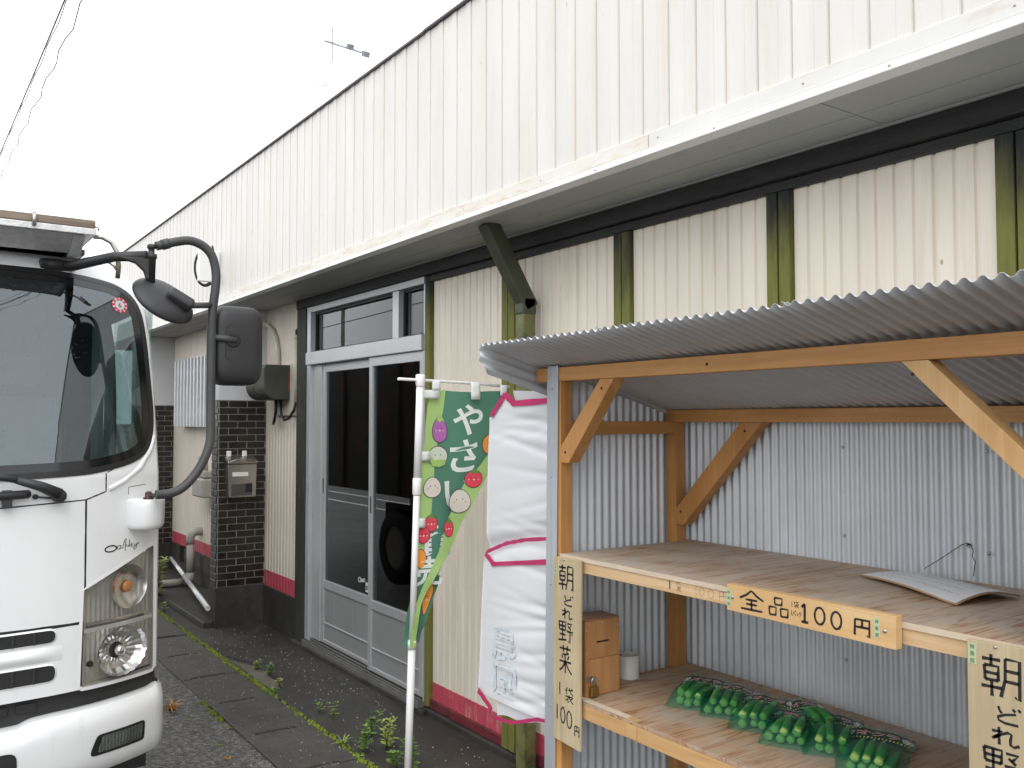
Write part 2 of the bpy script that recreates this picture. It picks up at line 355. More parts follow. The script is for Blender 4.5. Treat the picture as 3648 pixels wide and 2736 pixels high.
# ================================================================== ground
def concrete(name, col, moss=.0, speck=.5, wet=.45):
    m, n, b = new_mat(name)
    big = noise(n, coords(n, (1, 1, 1), True), 1.3, 6, .65)
    c = ramp(n, big, [(.30, sc(col, .45)), (.5, col), (.70, sc(col, 1.55))])
    med = noise(n, coords(n, (1, 1, 1), True), 9, 6, .7)
    c = mixc(n, ramp(n, med, [(.42, (0, 0, 0)), (.7, (.6, .6, .6))]), c, sc(col, .45))
    vo = node(n, 'ShaderNodeTexVoronoi'); vo.inputs['Scale'].default_value = 120; n.links.new(coords(n, (1, 1, 1), True), vo.inputs['Vector'])
    sp = ramp(n, vo.outputs['Distance'], [(.10, (1, 1, 1)), (.2, (0, 0, 0))])
    gate = ramp(n, noise(n, coords(n, (1, 1, 1), True), 40, 2), [(.56, (0, 0, 0)), (.64, (speck, speck, speck))])
    c = mixc(n, mixc(n, 1, sp, gate, 'MULTIPLY'), c, (.42, .40, .36))
    if moss:
        mm = ramp(n, noise(n, coords(n, (1, 1, 1), True), 3.6, 8, .72), [(.62 - .1 * moss, (0, 0, 0)), (.74, (.8, .8, .8))])
        c = mixc(n, mm, c, (.085, .088, .018))
    n.links.new(c, b.inputs['Base Color'])
    rg = node(n, 'ShaderNodeMapRange'); n.links.new(big, rg.inputs[0]); rg.inputs['From Min'].default_value = .3; rg.inputs['From Max'].default_value = .7
    rg.inputs['To Min'].default_value = wet - .12; rg.inputs['To Max'].default_value = wet + .2; n.links.new(rg.outputs[0], b.inputs['Roughness'])
    bump(n, b, noise(n, coords(n, (1, 1, 1), True), 110, 6, .75), .8, .008)
    return m
MT['apron'] = concrete('dark_wet_concrete', (.044, .041, .035), .35, .45, .5)
MT['lid'] = concrete('gutter_lid_concrete', (.082, .076, .066), .1, 1.0, .55)
def asphalt(name):
    m, n, b = new_mat(name)
    vo = node(n, 'ShaderNodeTexVoronoi'); vo.inputs['Scale'].default_value = 75; n.links.new(coords(n, (1, 1, 1), True), vo.inputs['Vector'])
    c = ramp(n, vo.outputs['Color'], [(.1, (.03, .029, .027)), (.5, (.10, .097, .09)), (.95, (.30, .285, .26))])
    big = noise(n, coords(n, (1, 1, 1), True), 2, 5)
    c = mixc(n, ramp(n, big, [(.4, (0, 0, 0)), (.7, (.5, .5, .5))]), c, (.03, .029, .026))
    n.links.new(c, b.inputs['Base Color']); b.inputs['Roughness'].default_value = .55
    bump(n, b, vo.outputs['Distance'], .9, .008)
    return m
MT['asphalt'] = asphalt('coarse_wet_asphalt')
MT['paint_line'] = plain('road_paint', (.7, .7, .68), .6, var=.1, vs=20, world=True)
MT['moss'] = plain('bright_moss', (.14, .19, .012), .9, var=.5, vs=30, bmp=.4, bs=200)
MT['leaf'] = plain('weed_leaf', (.16, .27, .05), .45, var=.35, vs=4)
MT['leaf2'] = plain('weed_leaf_yellow', (.30, .37, .08), .5, var=.35, vs=4)
MT['leaf3'] = plain('weed_leaf_orange', (.55, .27, .06), .5, var=.4, vs=4)
MT['stem'] = plain('weed_stem', (.09, .10, .035), .6, var=.3)

g = MB().add([(-400, -400, -.02), (400, -400, -.02), (400, 400, -.02), (-400, 400, -.02)], [(0, 1, 2, 3)])
struct(g.build('ground', 'asphalt', smooth=False))
ap = MB().box(-7.46, 4, 1.985, 2.75, -.15, 0)
struct(ap.build('pavement', 'apron', bevel=.008))
ap2 = MB().box(-14, -7.465, 1.985, 2.12, -.15, -.004).box(-14, -7.465, 2.12, 3, -.15, .045)
struct(ap2.build('bay_floor', 'apron', bevel=.01))
# gutter: a bed with one concrete lid after another
gut = MB().box(-14, 4, 1.575, 1.985, -.2, -.035)
gut = struct(gut.build('gutter', 'apron'))
xs = [-7.36, -6.74, -6.085, -5.46, -4.81, -4.20]
xs = [-7.36 - .635 * k for k in range(10, 0, -1)] + xs + [-4.2 + .635 * k for k in range(1, 13)]
for a, b in zip(xs[:-1], xs[1:]):
    a2, b2 = a + .004, b - .004; s0, s1 = 1.655, 1.885; nt_ = .032
    dz = random.uniform(-.006, .003); zz = -.006 + dz
    pl = [(a2, 1.595), (b2, 1.595), (b2, s0), (b2 - nt_, s0 + .01), (b2 - nt_, s1 - .01), (b2, s1), (b2, 1.972), (a2, 1.972), (a2, s1), (a2 + nt_ * .2, s1 - .01), (a2 + nt_ * .2, s0 + .01), (a2, s0)]
    MB().prism(pl, 'z', -.09, zz).build('gutter_cover', 'lid', gut, bevel=.006)
# moss packed into the two joints
def tufts(name, pts, mat, rmin, rmax):
    mb = MB()
    for (x, y, z) in pts:
        r = random.uniform(rmin, rmax); n = 6
        ring = [(x + r * random.uniform(.8, 1.2) * math.cos(2 * math.pi * k / n), y + r * random.uniform(.6, 1) * math.sin(2 * math.pi * k / n), z - .006) for k in range(n)]
        ring2 = [(x + (p[0] - x) * .6, y + (p[1] - y) * .6, z + r * random.uniform(.35, .7)) for p in ring]
        mb.add(ring + ring2 + [(x, y, z + r * .8)], [(k, (k + 1) % n, n + (k + 1) % n, n + k) for k in range(n)] + [(n + k, n + (k + 1) % n, 2 * n) for k in range(n)], True)
    o = mb.build(name, mat); o['kind'] = 'stuff'; return o
pts = []
x = -9.0
while x < -3.2:
    dens = .5 + .5 * math.sin(x * 5.1) * math.sin(x * 2.3 + 1)
    if random.random() < .25 + .75 * dens:
        pts.append((x, 1.979 + random.gauss(0, .006 + .006 * dens), -.006))
    x += random.uniform(.003, .011)
tg = tufts('moss', pts, 'moss', .006, .017)
tag(tg, 'bright green moss lining the joint beside the concrete apron', 'moss')
pts = []
x = -5.6
while x < -3.2:
    if math.sin(x * 3.1 + .5) > -.2 and random.random() < .6: pts.append((x, 1.584 + random.gauss(0, .009), -.012))
    x += random.uniform(.004, .014)
tg = tufts('moss', pts, 'moss', .005, .013)
tag(tg, 'thin moss line between the asphalt and the gutter covers', 'moss')
# a crack and a pale broken patch by the moss line
ck = MB(); ribbon(ck, [(-6.62, 1.995), (-6.50, 2.01), (-6.36, 2.045), (-6.27, 2.085), (-6.20, 2.10), (-6.12, 2.13)], .012, lambda x, y: (x, y, .0015))
ck.build('crack', 'rubber', bpy.data.objects['pavement'])
MT['pale_conc'] = concrete('pale_patch_concrete', (.17, .15, .115), 0, .6, .7)
pp_ = [(-6.36, 1.992), (-6.10, 2.085), (-5.92, 2.10), (-5.62, 2.075), (-5.50, 2.045), (-5.56, 1.995), (-5.75, 1.99), (-6.0, 1.992)]
MB().add([(x, y, .004) for x, y in pp_], [tuple(range(len(pp_)))]).build('mortar_patch', 'pale_conc', bpy.data.objects['pavement'])
# pale grit scattered over the wet apron
mb = MB()
for k in range(900):
    x, y = random.uniform(-7.3, -3.2), random.uniform(1.3, 2.5); r = random.uniform(.0015, .0055)
    z = 0 if y > 1.985 else (-.006 if y > 1.59 else -.02)
    mb.add([(x - r, y, z), (x, y - r * .7, z), (x + r, y, z), (x, y + r * .7, z), (x, y, z + r)], [(0, 1, 4), (1, 2, 4), (2, 3, 4), (3, 0, 4)])
MT['grit'] = plain('pale_grit', (.5, .48, .43), .8, var=.3)
tg = mb.build('grit', 'grit'); tg['kind'] = 'stuff'; tag(tg, 'pale grit scattered on the dark wet pavement', 'grit')

# ================================================================== the shop building
B = thing('shop_building', 'low shop with white ribbed fascia, cream siding and black timber', 'building', (-5, 2.6, 0))
YF, YW = 2.157, 2.60
# carcass: closed dark rooms behind the front
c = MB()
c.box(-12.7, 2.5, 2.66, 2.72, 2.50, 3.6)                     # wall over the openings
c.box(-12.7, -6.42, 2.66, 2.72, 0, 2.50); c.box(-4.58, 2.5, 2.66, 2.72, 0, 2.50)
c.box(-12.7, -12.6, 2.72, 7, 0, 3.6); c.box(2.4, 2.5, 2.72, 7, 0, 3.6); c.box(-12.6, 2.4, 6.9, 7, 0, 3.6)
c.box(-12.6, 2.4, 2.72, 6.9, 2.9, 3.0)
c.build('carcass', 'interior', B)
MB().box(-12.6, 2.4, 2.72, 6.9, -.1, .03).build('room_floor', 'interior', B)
MB().box(-12.7, 2.5, 2.27, 7.1, 3.45, 3.5).build('roof', 'galv_roof', B)
MB().box(-12.7, 2.5, 2.185, 2.26, 2.655, 3.645).build('fascia_backing', 'trim', B)
# fascia panels, one by one
pw = .127
def pan(w, h, y0, d):
    pr = [(0, .006), (.0020, .006), (.0046, 0), (w * .60, 0), (w * .64, -.0028), (w - .0046, -.0028), (w - .0020, .006), (w, .006), (w, .018), (0, .018)]
    return MB().prism([(a - w / 2, b + y0) for a, b in pr], 'z', 0, h)
src = None
for k in range(-14, 86):
    x = -1.778 - pw * k - pw / 2
    if x < -12.6: break
    if src is None:
        src = pan(pw, .95, YF, 0).build('fascia_panel', 'fascia', B, origin=(0, YF, 0)); place(src, (x, YF, 2.695), B)
    else:
        inst(src, 'fascia_panel', (x, YF, 2.695), B)
MT['cap'] = plain('dark_roof_edge', (.10, .09, .10), .5, var=.2, world=True)
cap = MB().box(-12.7, -3.86, 2.140, 2.30, 3.646, 3.658).box(-3.855, 2.5, 2.138, 2.30, 3.648, 3.660)
cap.build('roof_edge', 'cap', B, bevel=.002)
MB().box(-12.7, -2.253, 2.146, 2.19, 2.652, 2.703).build('fascia_trim', 'trim', B, bevel=.002)
MT['trim2'] = plain('pale_trim', (.70, .685, .655), .45, var=.05, vs=3, world=True, dirt=(.56, .46, .35), dth=(.56, .8), ds=4, dstretch=(1.2, 1, 6))
MB().box(-2.25, 2.5, 2.147, 2.19, 2.652, 2.704).build('fascia_trim', 'trim2', B, bevel=.002)
MB().box(-12.7, 2.5, 2.138, 2.2, 2.624, 2.648).build('drip_edge', 'white_trim', B, bevel=.002)
mb = MB()
for k in range(40):
    x = -7.5 + .31 * k + random.uniform(-.03, .03)
    mb.lathe([(.0035, 0), (.003, -.002), (.001, -.003)], (x, 2.147 if k % 2 else 2.138, 2.677 if k % 2 else 2.636), 'y', 8)
mb.build('nail_heads', 'screw', B)['kind'] = 'stuff'
# soffit boards
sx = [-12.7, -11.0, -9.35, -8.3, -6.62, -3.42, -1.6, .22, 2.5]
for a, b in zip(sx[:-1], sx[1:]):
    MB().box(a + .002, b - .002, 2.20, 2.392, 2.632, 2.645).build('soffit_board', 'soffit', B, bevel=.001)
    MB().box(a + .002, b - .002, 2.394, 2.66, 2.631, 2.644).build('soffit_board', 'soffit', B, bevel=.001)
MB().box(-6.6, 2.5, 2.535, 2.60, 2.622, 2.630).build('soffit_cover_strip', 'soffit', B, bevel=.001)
# timber frame
MB().box(-6.585, 2.5, 2.545, 2.66, 2.553, 2.6215).build('eaves_beam', 'beam', B, bevel=.003)
MB().box(-6.585, 2.5, 2.575, 2.66, 2.516, 2.551).build('header', 'beam', B, bevel=.003)
for a, b in ((-3.80, -3.69), (-2.926, -2.828), (-2.094, -1.996), (-1.280, -1.17), (-.46, -.36), (.37, .47)):
    m_ = (a + b) / 2; gp = .002 if a < -2.2 else .003
    MB().box(a, m_ - gp, 2.577, 2.66, .04, 2.515).build('post', 'post', B, bevel=.002)
    MB().box(m_ + gp, b, 2.579, 2.66, .04, 2.515).build('post', 'post', B, bevel=.002)
MB().box(-4.592, -4.550, 2.572, 2.66, .045, 2.55).build('door_post', 'post', B, bevel=.003)
MT['jamb'] = plain('weathered_dark_jamb', (.035, .037, .027), .7, var=.3, vs=3, stretch=(5, 5, 1), world=True, bmp=.3, bs=40, dirt=(.26, .25, .22), dth=(.62, .7), ds=5, dstretch=(6, 6, 1))
MB().box(-6.585, -6.405, 2.552, 2.66, .02, 2.552).build('door_post', 'jamb', B, bevel=.005)
# siding strips
def strip(w, h):
    pr = [(0, .008), (.003, .008), (.008, 0), (w * .5, -.0012), (w - .007, 0), (w - .002, .008), (w, .008), (w, .016), (0, .016)]
    return MB().prism([(a - w / 2, b) for a, b in pr], 'z', 0, h)
def siding(x0, x1, z0, z1, mat, pitch=.0677, y=YW):
    n = max(1, round((x1 - x0) / pitch)); w = (x1 - x0) / n; s = None
    for k in range(n):
        p = (x0 + w * (k + .5), y, z0)
        if s is None:
            s = strip(w, z1 - z0).build('siding_strip', mat, B, origin=(0, 0, 0)); place(s, p, B)
        else: inst(s, 'siding_strip', p, B)
siding(-4.548, -3.80, .186, 2.52, 'siding'); siding(-4.548, -3.80, .085, .186, 'red')
for a, b in ((-3.69, -2.926), (-2.828, -2.094), (-1.996, -1.280), (-1.17, -.46)):
    siding(a, b, .186, 2.52, 'siding'); siding(a, b, .085, .186, 'red')
siding(-7.40, -6.585, .447, 2.64, 'siding'); siding(-7.40, -6.585, .318, .447, 'red')
siding(-10.42, -7.57, .465, 2.64, 'siding'); siding(-10.42, -7.57, .345, .465, 'red')
MB().box(-4.6, 2.4, 2.585, 2.66, .036, .086).build('sill_timber', 'redw', B, bevel=.004)
MB().box(-6.60, 4, 2.565, 2.70, -.05, .034).build('plinth', 'concrete_base', B, bevel=.008)
MB().box(-6.60, -4.55, 2.528, 2.5645, -.05, .032).build('plinth', 'concrete_base', B, bevel=.01)
MB().box(-7.42, -6.60, 2.585, 2.70, -.05, .318).build('base_wall', 'concrete_base', B, bevel=.006)
bw = MB().box(-10.45, -9.98, 2.57, 2.70, 0, .345).box(-9.80, -7.5, 2.57, 2.70, 0, .345).box(-9.98, -9.80, 2.57, 2.70, 0, .17).box(-9.98, -9.80, 2.66, 2.70, .17, .345)
bw.build('base_wall', 'concrete_base', B)
# ---- glazed sliding doors with a transom light
D = MB(); D.box(-6.40, -6.335, 2.56, 2.65, .06, 2.552); D.box(-6.335, -4.60, 2.562, 2.65, 2.508, 2.551); D.box(-4.612, -4.60, 2.57, 2.65, .06, 2.51)
D.build('door_frame', 'alu', B, bevel=.003)
MB().box(-6.39, -4.601, 2.545, 2.65, 2.113, 2.208).build('transom_bar', 'alu', B, bevel=.004)
MB().box(-5.005, -4.925, 2.565, 2.65, 2.209, 2.507).build('mullion', 'alu', B, bevel=.003)
def win(x0, x1, z0, z1, y, name='transom_window'):
    e = bpy.data.objects.new(name, None); COL.objects.link(e); place(e, ((x0 + x1) / 2, y, z0), B); e.empty_display_size = .1
    t = .014
    MB().box(x0, x0 + t, y, y + .03, z0, z1).box(x1 - t, x1, y, y + .03, z0, z1).box(x0 + t, x1 - t, y, y + .03, z0, z0 + t).box(x0 + t, x1 - t, y, y + .03, z1 - t, z1).build('gasket', 'rubber', e)
    MB().box(x0 + t, x1 - t, y + .012, y + .017, z0 + t, z1 - t).build('pane', 'door_glass', e)
win(-6.334, -5.006, 2.209, 2.507, 2.60); win(-4.924, -4.613, 2.209, 2.507, 2.60)
def leaf(x0, x1, y, name, grooves):
    e = bpy.data.objects.new(name, None); COL.objects.link(e); place(e, ((x0 + x1) / 2, y, .085), B)
    d = .032; z0, z1 = .085, 2.112; s = .046
    fr = MB().box(x0, x0 + s, y, y + d, z0, z1).box(x1 - s, x1, y, y + d, z0, z1)
    for a, b in ((2.052, z1), (.478, .536), (.228, .234), (z0, .112)):
        fr.box(x0 + s, x1 - s, y + .001, y + d - .001, a, b)
    fr.build('frame', 'alu', e, bevel=.0025)
    MB().box(x0 + s, x1 - s, y + .014, y + .018, .536, 2.052).build('pane', 'door_glass', e)
    gs = [x0 + s] + grooves + [x1 - s]
    for a, b in zip(gs[:-1], gs[1:]): MB().box(a + .0015, b - .0015, y + .010, y + .022, .234, .478).build('panel', 'door_panel', e, bevel=.002)
    MB().box(x0 + s, x1 - s, y + .009, y + .022, .112, .228).build('panel', 'door_panel', e, bevel=.002)
    return e
l1 = leaf(-6.185, -5.335, 2.60, 'sliding_door', [-5.97, -5.66])
l2 = leaf(-5.335, -4.605, 2.566, 'sliding_door', [])
MB().box(-6.334, -6.187, 2.59, 2.65, .085, 2.112).build('fixed_stile', 'alu', B, bevel=.003)
for zz, xx, l, yy in ((1.15, -5.298, l2, 2.566), (1.22, -6.160, l1, 2.60)):
    MB().box(xx - .007, xx + .007, yy - .003, yy + .004, zz - .055, zz + .055).build('pull_handle', 'rubber', l, bevel=.002)
tr = MB()
for a, b, h in ((2.535, 2.541, .072), (2.552, 2.558, .078), (2.578, 2.584, .084), (2.606, 2.612, .084), (2.635, 2.66, .09)): tr.box(-6.39, -4.60, a, b, .05, h)
tr.box(-6.39, -4.60, 2.533, 2.66, .03, .055); tr.build('door_track', 'alu_dark', B, bevel=.001)
# stickers on the glass
st = MB(); vs, fs = text_mesh('Clean', .048, .0014)
ca, sa = math.cos(R(9)), math.sin(R(9))
st.add([(-5.525 + (v[0] * ca - v[1] * sa), 2.612, .612 + v[0] * sa + v[1] * ca) for v in vs], fs)
st.build('sticker_lettering', 'white_trim', B)
MB().box(-5.462, -5.385, 2.6115, 2.6122, .556, .62).build('sticker', 'white_trim', B)
st = MB(); vs, fs = text_mesh('SOS', .038, .002); st.add([(-5.424 + v[0], 2.611, .572 + v[1]) for v in vs], fs); st.build('sticker_lettering', 'ink', B)
# ---- brick piers
def brickwork(face, c0, c1, fixed, z0, rows, host, first_half, hh=.0575, L=.155, j=.009):
    """face 'x': bricks in a plane of constant x running along y; face 'y': plane of constant y running along x"""
    ph = hh
    src = {}
    for r in range(rows):
        zc = z0 + ph * (r + .5)
        cells = []; p = c0; first = L / 2 if (r + first_half) % 2 == 0 else L
        nxt = first
        while p < c1 - .012:
            q = min(p + nxt, c1); cells.append((p, q)); p = q; nxt = L
        for a, b in cells:
            w = b - a - j
            if w < .01: continue
            key = round(w, 3)
            pos = (fixed, (a + b) / 2, zc) if face == 'x' else ((a + b) / 2, fixed, zc)
            if key not in src:
                h2 = (ph - j) / 2
                mb = MB().box(-.012, .007, -w / 2, w / 2, -h2, h2) if face == 'x' else MB().box(-w / 2, w / 2, -.007, .012, -h2, h2)
                o = mb.build('brick', 'brick', host, bevel=.002, seg=1, origin=(0, 0, 0)); place(o, pos, host); src[key] = o
            else: inst(src[key], 'brick', pos, host)
def pier(x0, x1, y0, zt, rows, fh):
    e = bpy.data.objects.new('pier', None); COL.objects.link(e); place(e, (x1, y0, 0), B)
    MB().box(x0, x1, y0, 2.66, .33, zt).build('core', 'mortar', e)
    MB().box(x0 - .006, x1 + .006, y0 - .006, 2.66, zt + .001, 2.631).build('plaster', 'plaster', e, bevel=.004)
    MB().box(x0 - .004, x1 + .012, y0 - .012, 2.66, -.05, .329).build('footing', 'concrete_base', e, bevel=.008)
    ph = (zt - .33) / rows
    brickwork('x', y0, 2.60, x1, .33, rows, e, fh, ph); brickwork('y', x0, x1 - .002, y0, .33, rows, e, fh + 1, ph)
    return e
pier(-7.575, -7.40, 2.205, 1.862, 27, 0)
pier(-10.6, -10.42, 2.19, 1.862, 27, 1)
# ---- window behind a grille, on the recessed bay
e = bpy.data.objects.new('grille_window', None); COL.objects.link(e); place(e, (-9.45, 2.59, 1.65), B)
MB().box(-9.90, -8.3, 2.575, 2.60, 1.66, 2.33).build('pane', 'door_glass', e)
MB().box(-9.93, -9.90, 2.55, 2.60, 1.63, 2.36).box(-8.3, -8.27, 2.55, 2.60, 1.63, 2.36).box(-9.90, -8.3, 2.55, 2.60, 2.33, 2.36).box(-9.90, -8.3, 2.55, 2.60, 1.63, 1.66).build('frame', 'alu', e, bevel=.002)
MT['grille'] = plain('white_grille_alu', (.66, .68, .70), .4, .1, var=.06)
for zz in (1.76, 2.20): MB().box(-9.95, -8.25, 2.50, 2.53, zz - .02, zz + .02).build('crossbar', 'grille', e, bevel=.003)
s = None
for k in range(14):
    p = (-9.9 + .122 * k, 2.485, 1.98)
    if s is None:
        s = MB().box(-.022, .022, -.012, .014, -.35, .35).build('bar', 'grille', e, bevel=.005, origin=(0, 0, 0)); place(s, p, e)
    else: inst(s, 'bar', p, e)
# ================================================================== things fixed to the front
MT['olive_pvc'] = plain('algae_pvc_pipe', (.16, .165, .055), .5, var=.25, vs=5, world=True, dirt=(.05, .055, .035), dth=(.48, .7), ds=14)
MT['olive_dark'] = plain('algae_pvc_dark', (.055, .06, .035), .5, var=.3, vs=5, world=True)
dp = thing('downpipe', 'square olive downpipe running from the eaves down beside the stall', 'downpipe', (-3.5, 2.52, 0))
MB().box(-3.545, -3.475, 2.485, 2.56, 0, 2.25).build('pipe', 'olive_pvc', dp, bevel=.008)
a, b = Vector((-3.51, 2.525, 2.27)), Vector((-3.51, 2.30, 2.64))
MB().bar(a + (a - b).normalized() * .03, b, .078, .08, (0, 1, 0)).build('offset_pipe', 'olive_dark', dp, bevel=.008)
MB().box(-3.549, -3.471, 2.481, 2.564, 2.21, 2.30).build('elbow', 'olive_dark', dp, bevel=.012)
MT['pvc'] = plain('grey_pvc', (.34, .325, .29), .45, var=.12, vs=6, world=True)
MT['pvc_cream'] = plain('cream_pvc', (.60, .56, .47), .4, var=.06, vs=6, world=True)
MT['meter'] = plain('weathered_meter_cover', (.058, .06, .046), .6, var=.25, vs=6, world=True, dirt=(.20, .20, .17), dth=(.66, .72), ds=14)
def arc(c, r, a0, a1, n, f): return [f(c[0] + r * math.cos(R(a0 + (a1 - a0) * k / n)), c[1] + r * math.sin(R(a0 + (a1 - a0) * k / n))) for k in range(n + 1)]
dr = thing('drain_pipe', 'grey drain pipe elbowing down the red-based wall behind the pier', 'pipe', (-9.24, 2.55, .045))
MB().tube([(-9.26, 2.62, .58)] + arc((2.56, .50), .075, 70, 180, 8, lambda y, z: (-9.25, y, z)) + [(-9.24, 2.487, .45)], .042, 14).build('upper_elbow', 'pvc', dr)
MB().tube([(-9.24, 2.487, .47), (-9.235, 2.487, .14)], .037, 14).build('riser', 'pvc', dr)
MB().tube([(-9.235, 2.487, .17), (-9.235, 2.485, .11), (-9.235, 2.46, .085), (-9.235, 2.42, .082)], .042, 14).build('lower_elbow', 'pvc', dr)
MB().tube([(-9.235, 2.44, .082), (-9.24, 2.14, .08)], .037, 14).build('floor_run', 'pvc', dr)
lp = thing('white_pole', 'shiny white metal pole lying slantwise behind the brick pier', 'pole', (-8.6, 2.3, .06))
MT['pole_white'] = plain('glossy_white_pole', (.74, .75, .76), .2, .1, var=.03)
p0, p1 = Vector((-10.05, 2.50, .21)), Vector((-7.50, 2.165, .15)); pm = p0.lerp(p1, .42)
MB().tube([p0, pm], .019, 14).build('rod', 'pole_white', lp); MB().tube([pm, p1], .0215, 14).build('sleeve', 'pole_white', lp)
mtr = thing('electric_meter', 'dark weathered electricity meter cover on a cream board left of the door', 'meter', (-7.0, 2.55, 1.8))
MB().box(-7.12, -6.69, 2.572, 2.597, 1.735, 2.145).build('board', 'pvc_cream', mtr, bevel=.003)
def cover(x0, x1, y0, y1, z0, z1):
    pf = [(y1, z1), (y0 + .03, z1), (y0 + .01, z1 - .008), (y0, z1 - .03), (y0 - .0, z0 + .11)] + [(y0 + .10 * (1 - math.cos(R(a))), z0 + .11 - .11 * math.sin(R(a))) for a in (15, 30, 45, 60, 75, 90)] + [(y1, z0)]
    return MB().prism(pf, 'x', x0, x1)
cover(-7.02, -6.775, 2.36, 2.575, 1.862, 2.135).build('cover', 'meter', mtr, bevel=.006)
cover(-7.20, -7.03, 2.36, 2.575, 1.862, 2.0).build('cover', 'meter', mtr, bevel=.006)
MT['redlabel'] = plain('red_seal', (.32, .03, .03), .5)
MB().box(-6.774, -6.772, 2.560, 2.568, 1.93, 2.09).build('seal', 'redlabel', mtr)
cd = thing('conduit', 'cream conduit riser with a black cable tail right of the meter', 'conduit', (-6.64, 2.57, 1.75))
MB().tube([(-6.645, 2.574, 1.84), (-6.645, 2.574, 2.36)], .018, 12).build('pipe', 'pvc_cream', cd)
MB().tube([(-6.645, 2.574, 2.33), (-6.645, 2.574, 2.365)], .022, 12).build('cap', 'pvc_cream', cd)
MB().tube([(-6.645, 2.574, 2.36), (-6.64, 2.57, 2.40), (-6.625, 2.59, 2.42), (-6.62, 2.61, 2.40)], .012, 8).build('cable_tail', 'rubber', cd)
MB().tube([(-6.645, 2.574, 1.85), (-6.65, 2.56, 1.78), (-6.70, 2.54, 1.715), (-6.78, 2.53, 1.70), (-6.85, 2.53, 1.75), (-6.87, 2.53, 1.87)], .011, 10).build('cable_loop', 'rubber', cd)
cd = thing('conduit', 'cream conduit bending down behind the mirror, left of the meter', 'conduit', (-7.06, 2.57, 1.78))
MB().tube([(-7.42, 2.56, 2.52), (-7.30, 2.57, 2.50), (-7.18, 2.575, 2.44), (-7.10, 2.575, 2.36), (-7.065, 2.575, 2.26), (-7.06, 2.575, 1.84)], .021, 12).build('pipe', 'pvc_cream', cd)
MB().tube([(-7.06, 2.575, 1.85), (-7.065, 2.56, 1.74), (-7.05, 2.54, 1.67), (-7.0, 2.53, 1.69), (-6.97, 2.53, 1.78), (-6.965, 2.53, 1.87)], .011, 10).build('cable_loop', 'rubber', cd)
MT['steel'] = plain('brushed_stainless', (.46, .44, .40), .3, .9, var=.1, vs=4, world=True)
mbx = thing('mailbox', 'stainless steel mailbox hung on the dark brick pier', 'mailbox', (-7.36, 2.37, 1.06))
MB().prism([(2.265, 1.065), (2.490, 1.065), (2.495, 1.335), (2.255, 1.335)], 'x', -7.392, -7.305).build('body', 'steel', mbx, bevel=.005)
MB().box(-7.30, -7.297, 2.29, 2.42, 1.238, 1.272).build('name_plate', 'white_trim', mbx)
MT['smoke'] = plain('smoked_window', (.09, .08, .075), .15, 0)
MB().box(-7.304, -7.300, 2.285, 2.455, 1.08, 1.175).build('window', 'smoke', mbx, bevel=.002)
MB().box(-7.300, -7.297, 2.40, 2.455, 1.105, 1.178).build('newspaper_slot', 'rubber', mbx)
MB().prism([(-7.392, 1.34), (-7.30, 1.338), (-7.285, 1.35), (-7.30, 1.365), (-7.392, 1.40)], 'y', 2.252, 2.498).build('lid', 'steel', mbx, bevel=.004)
mb = MB().tube([(-7.38, 2.245, 1.37), (-7.30, 2.26, 1.355), (-7.285, 2.32, 1.375), (-7.285, 2.42, 1.378), (-7.30, 2.49, 1.36)], .004, 6); mb.build('wire_bail', 'steel', mbx)
for yy, l in ((2.285, 'left'), (2.415, 'right')):
    t = thing('adhesive_hook', 'white plastic hook stuck to the bricks above the mailbox, the %s one' % l, 'hook', (-7.39, yy, 1.40), 'white hooks above the mailbox')
    MB().box(-7.392, -7.378, yy - .02, yy + .02, 1.395, 1.445).build('pad', 'white_trim', t, bevel=.006)
    MB().tube([(-7.379, yy, 1.41), (-7.36, yy, 1.40), (-7.352, yy, 1.41)], .004, 6).build('prong', 'white_trim', t)
gm = thing('gas_meter', 'pale gas meter half hidden behind the brick pier', 'gas meter', (-8.85, 2.52, .95))
MT['pale_grey'] = plain('pale_grey_enamel', (.40, .39, .35), .5, var=.12, vs=8, world=True)
MB().box(-9.06, -8.70, 2.44, 2.57, .95, 1.14).build('body', 'pale_grey', gm, bevel=.02)
MB().box(-9.05, -8.7, 2.45, 2.56, 1.142, 1.21).build('index', 'pale_grey', gm, bevel=.012)
for xx in (-9.0, -8.78): MB().tube([(xx, 2.5, 1.20), (xx, 2.5, 1.34)], .018, 10).build('pipe', 'pale_grey', gm)
sp_ = thing('wall_lamp', 'white lamp plate with a coil of black cable on the fascia by the mirror', 'lamp', (-7.3, 2.13, 2.8))
MB().box(-7.275, -7.235, 1.98, 2.145, 2.815, 3.065).build('plate', 'white_trim', sp_, bevel=.004)
co = MB()
for k in range(3): co.tube([(-7.34 - .012 * k, 2.06 + .085 * math.cos(a) * (1 - .06 * k), 2.94 + .15 * math.sin(a) * (1 - .05 * k)) for a in [2 * math.pi * q / 28 for q in range(6, 26)]], .0075, 8)
co.build('cable_coil', 'rubber', sp_)
MB().tube([(-7.25, 2.10, 3.06), (-7.255, 2.09, 3.11)], .008, 8).build('bracket', 'rubber', sp_)
# ================================================================== the produce stall
ST = thing('produce_stall', 'timber produce stall with two shelves and corrugated metal roof and walls', 'stall', (-1.5, 2.0, 0))
PX0, PX1, XR = -2.262, -2.217, -.745
def roofz(y): return 1.873 + .272 * (1.73 - y)
PI2 = 2 * math.pi
def wave(s, pitch=.032, amp=.0050):
    v = math.sin(PI2 * s / pitch); return amp * (v / (abs(v) ** .25 + 1e-6) if abs(v) > 1e-4 else 0)
MT['rust_screw'] = plain('dark_screw_head', (.06, .035, .025), .6, .3)
